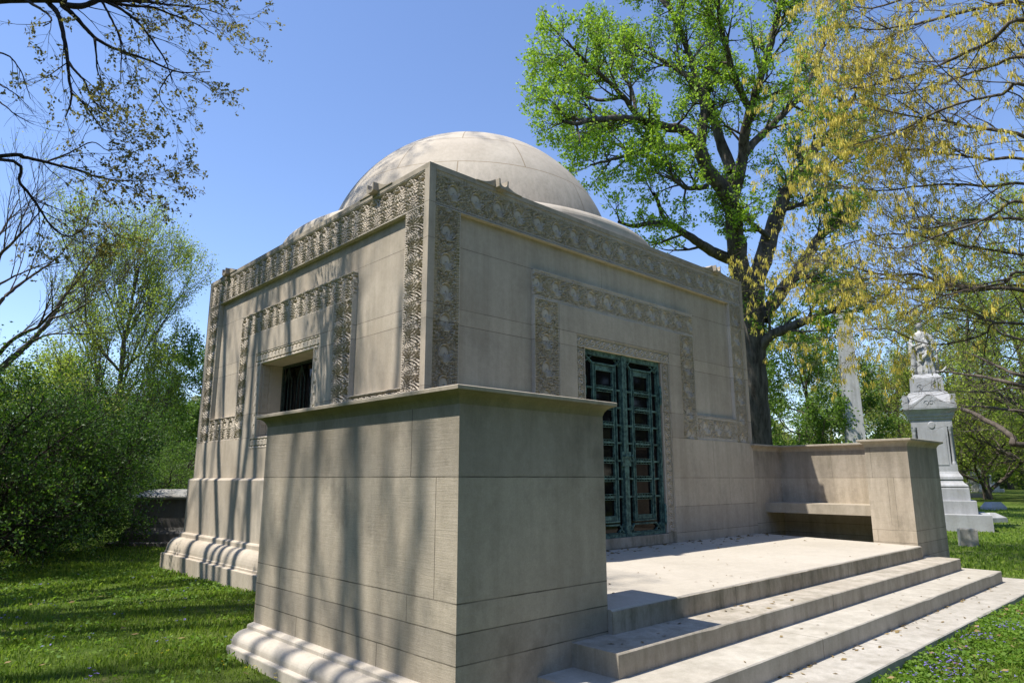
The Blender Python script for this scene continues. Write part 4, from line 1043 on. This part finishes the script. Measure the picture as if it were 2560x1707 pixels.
def statue_monument():
    p, rz = frame_at(14.72, 23.9, math.radians(-30))
    t = thing('monument', 'tall grey marble monument with corner colonettes carrying a draped statue, beyond the far terrace wall', 'monument', tuple(p), None, rz)
    z0 = p.z
    k = 1.02
    Z = lambda z: z*k-z0
    b = MB()
    sq(b, [(1.52, -.4), (1.52, Z(.43)), (1.50, Z(.445))]); sq(b, [(1.13, Z(.445)), (1.13, Z(.85)), (1.11, Z(.865))])
    local(b, 'base', M_GRAN, t)
    b = MB(); sq(b, [(.96, Z(.866)), (.96, Z(1.24)), (.95, Z(1.255)), (.90, Z(1.27)), (.90, Z(1.29)), (.95, Z(1.30)), (.94, Z(1.35)), (.84, Z(1.42)), (.80, Z(1.48)), (.78, Z(1.485)), (.78, Z(1.53)), (.82, Z(1.54)), (.81, Z(1.62)), (.73, Z(1.72)), (.70, Z(1.79))])
    local(b, 'moulded_plinth', M_MARBLE, t)
    b = MB()
    # die with notched corners for the colonettes
    def notch(h, n): return [(-h+n, -h), (h-n, -h), (h-n, -h+n), (h, -h+n), (h, h-n), (h-n, h-n), (h-n, h), (-h+n, h), (-h+n, h-n), (-h, h-n), (-h, -h+n), (-h+n, -h+n)]
    b.prism([(-.695, -.695), (.695, -.695), (.695, .695), (-.695, .695)], Z(1.79), Z(2.02)); b.prism(notch(.695, .19), Z(2.02), Z(3.26)); b.prism([(-.695, -.695), (.695, -.695), (.695, .695), (-.695, .695)], Z(3.26), Z(3.5))
    # raised shield panel with an arched head and a boss on the front
    pan = [(-.43, Z(2.0)), (.43, Z(2.0)), (.43, Z(3.02))]+[(.43*math.cos(a), Z(3.02)+.3*math.sin(a)) for a in [PI*i/12 for i in range(1, 12)]]+[(-.43, Z(3.02))]
    b.loft([[(x, -.69, z) for x, z in pan], [(x, -.712, z) for x, z in pan]])
    bo = [(.13*math.cos(a), Z(3.32)+.13*math.sin(a)) for a in [2*PI*i/16 for i in range(16)]]
    b.loft([[(x, -.70, z) for x, z in bo], [(x*.8, -.735, Z(3.32)+(z-Z(3.32))*.8) for x, z in bo]])
    local(b, 'die', M_MARBLE, t)
    for sx in (-1, 1):
        for sy in (-1, 1):
            for (ox, oy) in ((.60, .60),):
                c = MB(); c.lathe([(.085, Z(2.02)), (.085, Z(2.07)), (.06, Z(2.10)), (.052, Z(2.13)), (.05, Z(3.02)), (.06, Z(3.04)), (.055, Z(3.06)), (.075, Z(3.14)), (.10, Z(3.2)), (.10, Z(3.258))], (sx*ox, sy*oy, 0), 14)
                local(c, 'colonette', M_MARBLE, t, True)
    b = MB(); sq(b, [(.70, Z(3.5)), (.74, Z(3.53)), (.74, Z(3.58)), (.78, Z(3.62)), (.80, Z(3.70)), (.86, Z(3.80)), (.90, Z(3.84)), (.91, Z(3.86)), (.91, Z(4.02)), (.66, Z(4.42))])
    # gables on the four sides and corner ears
    for q in range(4):
        M = Matrix.Rotation(q*PI/2, 3, 'Z')
        tri = [(-.66, -.915, Z(3.9)), (.66, -.915, Z(3.9)), (.60, -.915, Z(4.03)), (.0, -.915, Z(4.36)), (-.60, -.915, Z(4.03))]
        b.loft([[M @ Vector((x, -.60, z)) for x, y, z in tri], [M @ Vector(v) for v in tri]])
        ear = [(-.915, -.915), (-.72, -.915), (-.72, -.72), (-.915, -.72)]
        b.loft([[M @ Vector((x*.997, y*.997, Z(4.0))) for x, y in ear], [M @ Vector((x*.99, y*.99, Z(4.33))) for x, y in ear]])
        for s_ in (-1, 1):
            b.tube([M @ Vector((s_*(.08+.10*math.cos(a)*(1-a/9)), -.92, Z(4.07)+.10*math.sin(a)*(1-a/9))) for a in [i*.45 for i in range(14)]], [.012]*14, 5)
    sq(b, [(.64, Z(4.40)), (.62, Z(4.45)), (.58, Z(4.46)), (.565, Z(4.92)), (.56, Z(4.95)), (.44, Z(5.06)), (.42, Z(5.09))])
    arch = [(-.47, Z(4.5)), (.47, Z(4.5)), (.47, Z(4.62))]+[(.47*math.cos(a), Z(4.62)+.26*math.sin(a)) for a in [PI*i/12 for i in range(1, 12)]]+[(-.47, Z(4.62))]
    b.loft([[(x, -.55, z) for x, z in arch], [(x, -.592, z) for x, z in arch]])
    for s_ in (-1, 1):
        b.tube([(s_*(.22+.12*math.cos(a)*(1-a/10)), -.594, Z(4.63)+.12*math.sin(a)*(1-a/10)) for a in [i*.45 for i in range(17)]], [.014]*17, 5)
    local(b, 'capstone', M_MARBLE, t)
    t.scale = (.87, .87, 1)
    # draped figure: one continuous surface
    s = thing('statue', 'draped white marble figure half hidden by golden catkins, standing on the grey monument', 'statue', (p.x, p.y, z0+Z(5.09)+0.0), None, rz)
    m = MB(); rings = []
    prof = [(0, .36, .30), (.10, .36, .31), (.35, .31, .28), (.62, .29, .25), (.85, .285, .23), (1.02, .25, .20), (1.15, .22, .165), (1.28, .245, .17), (1.40, .275, .17), (1.50, .25, .15), (1.56, .15, .11), (1.60, .075, .075), (1.65, .068, .072), (1.69, .085, .10), (1.74, .098, .118), (1.80, .102, .124), (1.86, .095, .115), (1.91, .07, .085), (1.94, .02, .03)]
    n = 56
    for z, a, c in prof:
        r = []
        for i in range(n):
            th = 2*PI*i/n
            fo = max(0, 1-z/1.25)
            f_ = 1+.13*fo*math.sin(9*th+2.2*math.sin(z*2.3))+.08*fo*math.sin(17*th+z*3)+(.05*math.sin(7*th+z*11) if .9 < z < 1.5 else 0)
            x = a*f_*math.cos(th); y = c*f_*math.sin(th)
            if 1.66 < z < 1.9 and math.sin(th) < -.8: y *= 1.0+.16*math.exp(-((z-1.76)/.03)**2)   # nose
            r.append((x+.04*math.sin(z*1.8), y-.06*max(0, z-1.4), z))
        rings.append(r)
    m.loft(rings)
    # arms, a hanging fold of mantle, and an anchor leaning at the side
    m.tube([(-.24, 0, 1.42), (-.34, -.06, 1.18), (-.27, -.24, 1.02), (-.05, -.29, 1.10), (.02, -.28, 1.12)], [.085, .075, .06, .045, .05], 10, True)
    m.tube([(.27, 0, 1.42), (.37, -.03, 1.15), (.38, -.12, .92), (.36, -.16, .84)], [.085, .072, .05, .05], 10, True)
    m.tube([(-.30, -.12, 1.10), (-.34, -.18, .8), (-.30, -.2, .45), (-.33, -.18, .1)], [.09, .11, .10, .12], 10, True)
    m.tube([(.1, -.18, 1.3), (.2, -.24, 1.0), (.12, -.27, .7), (-.1, -.28, .45)], [.05, .06, .06, .05], 8, True)
    st = local(m, 'figure', M_MARBLE2, s, True)
    rm = st.modifiers.new('remesh', 'REMESH'); rm.mode = 'VOXEL'; rm.voxel_size = .018; rm.use_smooth_shade = True
    a = MB(); a.tube([(.44, -.08, .02), (.43, -.1, .5), (.42, -.12, 1.0)], [.05, .04, .035], 8, True)
    a.tube([(.44+.24*math.cos(x), -.1, .34+.26*math.sin(x)) for x in [PI+.25+i*(PI-.5)/10 for i in range(11)]], [.02]+[.042]*9+[.02], 8, True)
    a.tube([(.28, -.1, .86), (.58, -.1, .86)], [.03, .03], 8, True)
    local(a, 'anchor', M_MARBLE2, s, True)
statue_monument()

def obelisk(b, d, hw, top, h, label, mat, basez=.0, yaw=-.3, steps=3):
    p, rz = frame_at(b, d, yaw)
    t = thing('obelisk', label, 'obelisk', tuple(p), None, rz)
    m = MB(); z = -.4; w_ = hw*2.6
    for k in range(steps):
        z1 = (k+1)*.28; sq(m, [(w_, z), (w_, z1-.03), (w_*.985, z1)]); z = z1; w_ = w_*.80
    sq(m, [(hw*1.32, z), (hw*1.32, z+hw*1.1), (hw*1.42, z+hw*1.15), (hw*1.42, z+hw*1.25), (hw*1.02, z+hw*1.5)]); local(m, 'base', mat, t)
    m = MB(); z += hw*1.5; sq(m, [(hw, z), (top, h-top*1.6), (.01, h)]); local(m, 'shaft', mat, t)
obelisk(20.6, 41, .53, .36, 12.5, 'tall white obelisk between the oak trunk and the statue monument', M_MARBLE2)
obelisk(41.3, 61, .46, .30, 6.0, 'distant pale obelisk on a stepped base behind the slim tree trunk', M_MARBLE2, yaw=.1)
def stone(name, b, d, prof, label, mat, yaw=0, tilt=0, grp=None, hw=(1, 1)):
    p, rz = frame_at(b, d, yaw); t = MB()
    rings = [[(-w_*hw[0], -w_*hw[1], z), (w_*hw[0], -w_*hw[1], z), (w_*hw[0], w_*hw[1], z), (-w_*hw[0], w_*hw[1], z)] for w_, z in prof]
    t.loft(rings); t.xform(Matrix.Translation(p) @ Matrix.Rotation(rz, 4, 'Z') @ Matrix.Rotation(tilt, 4, 'Y'))
    o = t.build(name, mat); tag(o, label, 'gravestone', grp); return o
stone('headstone', 11.42, 17.6, [(.19, -.3), (.19, .40), (.17, .43)], 'small square weathered headstone in the sunlit grass right of the far terrace wall', M_OLD, -.35, .02, None, (1, .75))
stone('slant_marker', 18.2, 26.5, [(.45, -.2), (.42, .16), (.12, .34)], 'low white slanted marker beside the base of the statue monument', M_MARBLE2, .3, 0, None, (1.1, .6))
stone('slant_marker', 24.2, 35.0, [(.5, -.2), (.48, .12), (.3, .36)], 'low grey marker in the shaded grass behind the slim tree', M_GRAN, .4, 0, None, (1.2, .6))
stone('slant_marker', 32.5, 49.0, [(.5, -.2), (.5, .25), (.45, .32)], 'far low pinkish marker at the foot of the distant obelisk', M_OLD, .2, 0, None, (1.2, .6))
stone('headstone', -21.3, 34.5, [(.22, -.3), (.20, .85), (.1, 1.0)], 'white upright headstone glimpsed through the dark shrubs', M_MARBLE2, .2, 0, None, (1, .5))
stone('headstone', -20.3, 33.5, [(.42, -.3), (.42, .12), (.3, .15), (.27, .66), (.2, .72)], 'broad white headstone on a step glimpsed low between the shrubs', M_MARBLE2, .1, 0, None, (1, .6))
# low chest tomb at the left
def chest():
    p, rz = frame_at(-8.0, 17.9, .12); t = thing('chest_tomb', 'low dark grey chest tomb with a sloping lid, behind the rear corner of the mausoleum', 'tomb', tuple(p), None, rz)
    def rect(hx, hy, z): return [(-hx, -hy, z), (hx, -hy, z), (hx, hy, z), (-hx, hy, z)]
    m = MB(); m.loft([rect(1.75, 1.1, -.4), rect(1.75, 1.1, .10), rect(1.73, 1.08, .12)]); m.loft([rect(1.52, .9, .12), rect(1.52, .9, .30), rect(1.5, .88, .33), rect(1.44, .82, .38), rect(1.42, .8, .44)]); local(m, 'base', M_DARKST, t)
    m = MB(); m.loft([rect(1.36, .76, .44), rect(1.34, .74, 1.12)]); local(m, 'chest', M_DARKST, t)
    m = MB(); m.loft([rect(1.42, .82, 1.12), rect(1.43, .83, 1.17), rect(1.40, .80, 1.20), rect(1.12, .42, 1.34)]); local(m, 'lid', M_OLD, t)
chest()
def small_vault():
    p, rz = frame_at(-13.6, 31, .35); t = thing('small_vault', 'small distant stone vault with a flat projecting roof, at the rear corner of the mausoleum', 'mausoleum', tuple(p), None, rz)
    m = MB(); m.box(-1.1, 1.1, -1.0, 1.0, -.3, 1.95); local(m, 'wall', M_OLD, t)
    m = MB(); m.box(-1.4, 1.4, -1.3, 1.3, 1.951, 2.12); m.loft([[(-1.3, -1.2, 2.12), (1.3, -1.2, 2.12), (1.3, 1.2, 2.12), (-1.3, 1.2, 2.12)], [(-.3, -.2, 2.5), (.3, -.2, 2.5), (.3, .2, 2.5), (-.3, .2, 2.5)]]); local(m, 'roof', M_DARKST, t)
    for x in (-1.2, -.5, .5, 1.2):
        m = MB(); m.lathe([(.12, -.2), (.12, .05), (.085, .1), (.08, 1.8), (.12, 1.88), (.12, 1.95)], (x, -1.18, 0), 10); local(m, 'column', M_MARBLE2, t, True)
small_vault()

# ------------------------------------------------------------------ distant woods, added skylight screen
def woods():
    g = np.random.default_rng(90); n = 46000
    a = g.uniform(-.95, .95, n); d = g.uniform(95, 150, n)
    h = g.uniform(0, 1, n)**.9*(8+2.5*np.sin(a*23)+1.5*np.sin(a*57+1)+1.2*np.sin(a*111))
    hd = YAW+a
    pos = np.stack([np.sin(hd)*d, np.cos(hd)*d, h+.3], 1)
    A = g.normal(0, 1, (n, 3)); A /= np.linalg.norm(A, axis=1)[:, None]; B = np.cross(A, g.normal(0, 1, (n, 3))); B /= np.linalg.norm(B, axis=1)[:, None]
    s = g.uniform(.35, .9, (n, 1)); A *= s; B *= s*.6
    V = np.stack([pos-A, pos+B, pos+A, pos-B], 1).reshape(-1, 3); F = np.arange(n*4).reshape(n, 4)
    # unseen ring of foliage behind the camera, added to cut skylight on shaded stone
    n2 = 42000; a = g.uniform(1.0, 2*PI-1.0, n2); d = g.uniform(27, 38, n2); h = g.uniform(0, 1, n2)**.85*(15+2.5*np.sin(a*17)+1.5*np.sin(a*41+1)); hd = YAW+a
    pos = np.stack([np.sin(hd)*d, np.cos(hd)*d, h+.3], 1)
    A = g.normal(0, 1, (n2, 3)); A /= np.linalg.norm(A, axis=1)[:, None]; B = np.cross(A, g.normal(0, 1, (n2, 3))); B /= np.linalg.norm(B, axis=1)[:, None]
    s = g.uniform(.3, .7, (n2, 1)); A *= s; B *= s*.6
    V2 = np.stack([pos-A, pos+B, pos+A, pos-B], 1).reshape(-1, 3)
    V = np.concatenate([V, V2]); F = np.arange(len(V)).reshape(-1, 4)
    kind(mesh_obj('woods_and_sky_screen', V, F, LEAF_FAR), 'stuff')
LEAF_FAR = leaf_mat('far_leaf', [(0, (.05, .075, .025)), (.5, (.09, .125, .035)), (1, (.15, .18, .06))], .4)
woods()

# ------------------------------------------------------------------ grass, flowers, litter
def inside_stone(x, y):
    m = (x > XO-.24) & (x < XE+.0) & (y > 3.72) & (y < 6.95)
    m |= (x > X0-.34) & (x < X1+.34) & (y > 6.9) & (y < Y1+.34)
    m |= (x > 3.29) & (x < 13.76) & (y > 2.365) & (y < 3.8)
    return m
def gz(x, y): return np.array([ground(a, b) for a, b in zip(x, y)])
def scatter(g, n, dmin, dmax, power=1.7):
    "points in a wide wedge of lawn ahead of the camera, thinning with distance"
    u = g.random(n); e = 2-power
    d = (dmin**e+u*(dmax**e-dmin**e))**(1/e) if abs(e) > 1e-6 else dmin*(dmax/dmin)**u
    a = g.uniform(-.86, .86, n)+YAW
    x = np.sin(a)*d; y = np.cos(a)*d
    k = ~inside_stone(x, y)
    return x[k], y[k], d[k]
def blades(x, y, h, wd, g, lean=.5, nseg=1):
    n = len(x); z = gz(x, y)
    a = g.uniform(0, 2*PI, n); lx = np.cos(a)*g.uniform(0, lean, n)*h; ly = np.sin(a)*g.uniform(0, lean, n)*h
    b = g.uniform(0, 2*PI, n); wx = np.cos(b)*wd/2; wy = np.sin(b)*wd/2
    p0 = np.stack([x-wx, y-wy, z-.01], 1); p1 = np.stack([x+wx, y+wy, z-.01], 1)
    q0 = np.stack([x+lx*.4-wx*.8, y+ly*.4-wy*.8, z+h*.6], 1); q1 = np.stack([x+lx*.4+wx*.8, y+ly*.4+wy*.8, z+h*.6], 1)
    t = np.stack([x+lx, y+ly, z+h*g.uniform(.75, 1, n)], 1)
    V = np.stack([p0, p1, q1, t, q0], 1).reshape(-1, 3)
    i = np.arange(n)[:, None]*5
    return V, i+np.arange(5)[None]
GRASS = leaf_mat('grass_blade', [(0, (.08, .145, .014)), (.45, (.165, .26, .026)), (.8, (.26, .345, .055)), (1, (.40, .38, .18))], .4, .6)
def grass():
    g = np.random.default_rng(7); Vs = []; Fs = []; o = 0
    for n, dmin, dmax, h0, w0, pw in ((330000, 2.2, 16, .044, .0072, 1.55), (190000, 12, 46, .055, .0125, 1.3)):
        x, y, d = scatter(g, n, dmin, dmax, pw)
        cl = np.sin(x*2.1+np.sin(y*1.7)*1.3)*np.sin(y*2.6+np.sin(x*1.9))+.5*np.sin(x*7.1+1)*np.sin(y*6.3)
        k = g.random(len(x)) < .72+.3*cl; x, y, d, cl = x[k], y[k], d[k], cl[k]
        sc = np.clip(d/6, .75, 2.4)
        V, F = blades(x, y, h0*g.uniform(.5, 1.35, len(x))*(1+.35*cl), w0*sc*g.uniform(.7, 1.3, len(x)), g, .9)
        Vs.append(V); Fs.append(F+o); o += len(V)
    kind(mesh_obj('grass', np.concatenate(Vs), np.concatenate(Fs), GRASS), 'stuff')
grass()
def leafy(name, x, y, per, size, up, mat, g, spread=.03, zoff=0.0):
    x = np.repeat(x, per)+g.normal(0, spread, len(x)*per); y = np.repeat(y, per)+g.normal(0, spread, len(y)*per); n = len(x)
    k = ~inside_stone(x, y); x, y = x[k], y[k]; n = len(x)
    z = gz(x, y)+zoff+g.uniform(.0, up, n)
    A = g.normal(0, 1, (n, 3)); A[:, 2] = np.abs(A[:, 2])*.5; A /= np.linalg.norm(A, axis=1)[:, None]
    B = np.cross(A, g.normal(0, .5, (n, 3))+np.array([0, 0, 1.])); B /= np.linalg.norm(B, axis=1)[:, None]
    s = (size*g.uniform(.6, 1.3, n))[:, None]; p = np.stack([x, y, z], 1)
    V = np.stack([p, p+A*s*.5+B*s*.38, p+A*s, p+A*s*.5-B*s*.38], 1).reshape(-1, 3)
    return kind(mesh_obj(name, V, np.arange(n*4).reshape(n, 4), mat), 'stuff')
GC = leaf_mat('ground_cover_leaf', [(0, (.07, .15, .015)), (.5, (.14, .25, .025)), (1, (.25, .35, .06))], .45, .55)
VIO = leaf_mat('violet_petal', [(0, (.13, .09, .40)), (.5, (.22, .16, .55)), (1, (.36, .30, .70))], .35, .6, 1.1)
DAN = leaf_mat('yellow_petal', [(0, (.6, .42, .01)), (1, (.75, .58, .03))], .3, .6, 1.0)
LIT = leaf_mat('dry_leaf', [(0, (.08, .055, .02)), (.5, (.22, .15, .06)), (1, (.38, .28, .13))], .15, .7, 1.0)
g_ = np.random.default_rng(17)
# ground cover: lush in front of the lowest step and along the plinth, patchy elsewhere
gx = g_.uniform(4.5, 16, 9000); gy = 2.36-np.abs(g_.normal(0, .9, 9000)); k = g_.random(9000) < .55+.45*np.sin(gx*3.1+np.sin(gy*4))*np.sin(gy*3.7+gx); c1 = leafy('ground_cover', gx[k], gy[k], 5, .038, .06, GC, g_)
gx = g_.uniform(-3.5, 4.3, 5200); gy = g_.uniform(4.5, 14, 5200)
cl = np.sin(gx*2.3+1.0)*np.sin(gy*1.9+.5); k = (g_.random(5200) < .35+.5*cl) | (np.abs(gx-4.15) < .25)
leafy('ground_cover', gx[k], gy[k], 5, .042, .045, GC, g_, .05)
def flowers(name, x, y, per, size, mat, h):
    x = np.repeat(x, per)+g_.normal(0, .05, len(x)*per); y = np.repeat(y, per)+g_.normal(0, .05, len(y)*per)
    k = ~inside_stone(x, y); x, y = x[k], y[k]; n = len(x); z = gz(x, y)+g_.uniform(h*.6, h*1.1, n)
    V = []; F = []
    Vn = []
    for q in range(3):
        a = 2*PI*q/3+g_.uniform(0, 1, n); t = g_.uniform(-.3, .5, n)
        s = size*g_.uniform(.7, 1.2, n)
        dx, dy = np.cos(a), np.sin(a)
        p = np.stack([x, y, z], 1); A = np.stack([dx*s, dy*s, t*s], 1); B = np.stack([-dy*s*.45, dx*s*.45, 0*s], 1)
        Vn.append(np.stack([p, p+A*.6+B, p+A, p+A*.6-B], 1))
    V = np.concatenate(Vn).reshape(-1, 3)
    return kind(mesh_obj(name, V, np.arange(len(V)).reshape(-1, 4), mat), 'stuff')
ax = np.concatenate([g_.choice([6.3, 6.9, 7.5, 7.9, 8.7, 9.6, 10.2], 80)+g_.normal(0, .2, 80), g_.uniform(-3, 4, 130)]); ay = np.concatenate([2.22-np.abs(g_.normal(0, .26, 80)), g_.uniform(4.8, 13.5, 130)])
flowers('violet_flowers', ax, ay, 3, .017, VIO, .075)
dx_ = np.concatenate([g_.uniform(-2, 2.7, 16), g_.uniform(2.2, 2.75, 9), np.array([3.9, 4.1, 4.2, 4.15, 1.2, 1.5])]); dy_ = np.concatenate([g_.uniform(5, 12, 16), g_.uniform(4.4, 6.2, 9), np.array([7.2, 7.3, 7.25, 7.5, 9.5, 8.6])])
flowers('dandelion_flowers', dx_, dy_, 2, .017, DAN, .06)
# dry catkins and leaves blown on the terrace, steps and lawn
def litter():
    P_ = []
    def put(x, y, z, s): P_.append((x, y, z, s))
    r = random.Random(5)
    for _ in range(170): put(r.uniform(4.7, 13.2), 6.38-abs(r.gauss(0, .25)), None, r.uniform(.015, .055))
    for _ in range(46): put(r.uniform(4.7, 12.2), r.uniform(3.75, 6.2), None, r.uniform(.012, .035))
    for _ in range(20): put(r.uniform(4.3, 7.5), r.uniform(3.35, 3.66), .363, r.uniform(.02, .04))
    for _ in range(22): put(r.uniform(5, 12.6), r.uniform(2.86, 3.25), .191, r.uniform(.015, .03))
    for _ in range(60): put(5.5+7*r.random(), 2.83-abs(r.gauss(0, .05))-.01, .025, r.uniform(.02, .045))
    for _ in range(26): put(r.uniform(5, 12.6), r.uniform(2.42, 2.8), .025, r.uniform(.015, .035))
    for _ in range(130):
        x, y = r.uniform(5, 14), 2.34-abs(r.gauss(0, .45)); put(x, y, ground(x, y)+.06, r.uniform(.02, .05))
    for _ in range(70):
        x, y = r.uniform(-3, 2.6), r.uniform(5, 13); put(x, y, ground(x, y)+.04, r.uniform(.02, .05))
    V = []; F = []
    for x, y, z, s in P_:
        if z is None: z = .548+(y-3.70)/2.70*.044+.005
        a = r.uniform(0, 2*PI); c, d = math.cos(a)*s, math.sin(a)*s; b = len(V)
        w_ = r.uniform(.25, .5)
        V += [(x-c, y-d, z), (x-d*w_, y+c*w_, z+s*r.uniform(0, .5)), (x+c, y+d, z+s*r.uniform(0, .35)), (x+d*w_, y-c*w_, z+.001)]; F.append((b, b+1, b+2, b+3))
    kind(mesh_obj('leaf_litter', V, F, LIT), 'stuff')
litter()
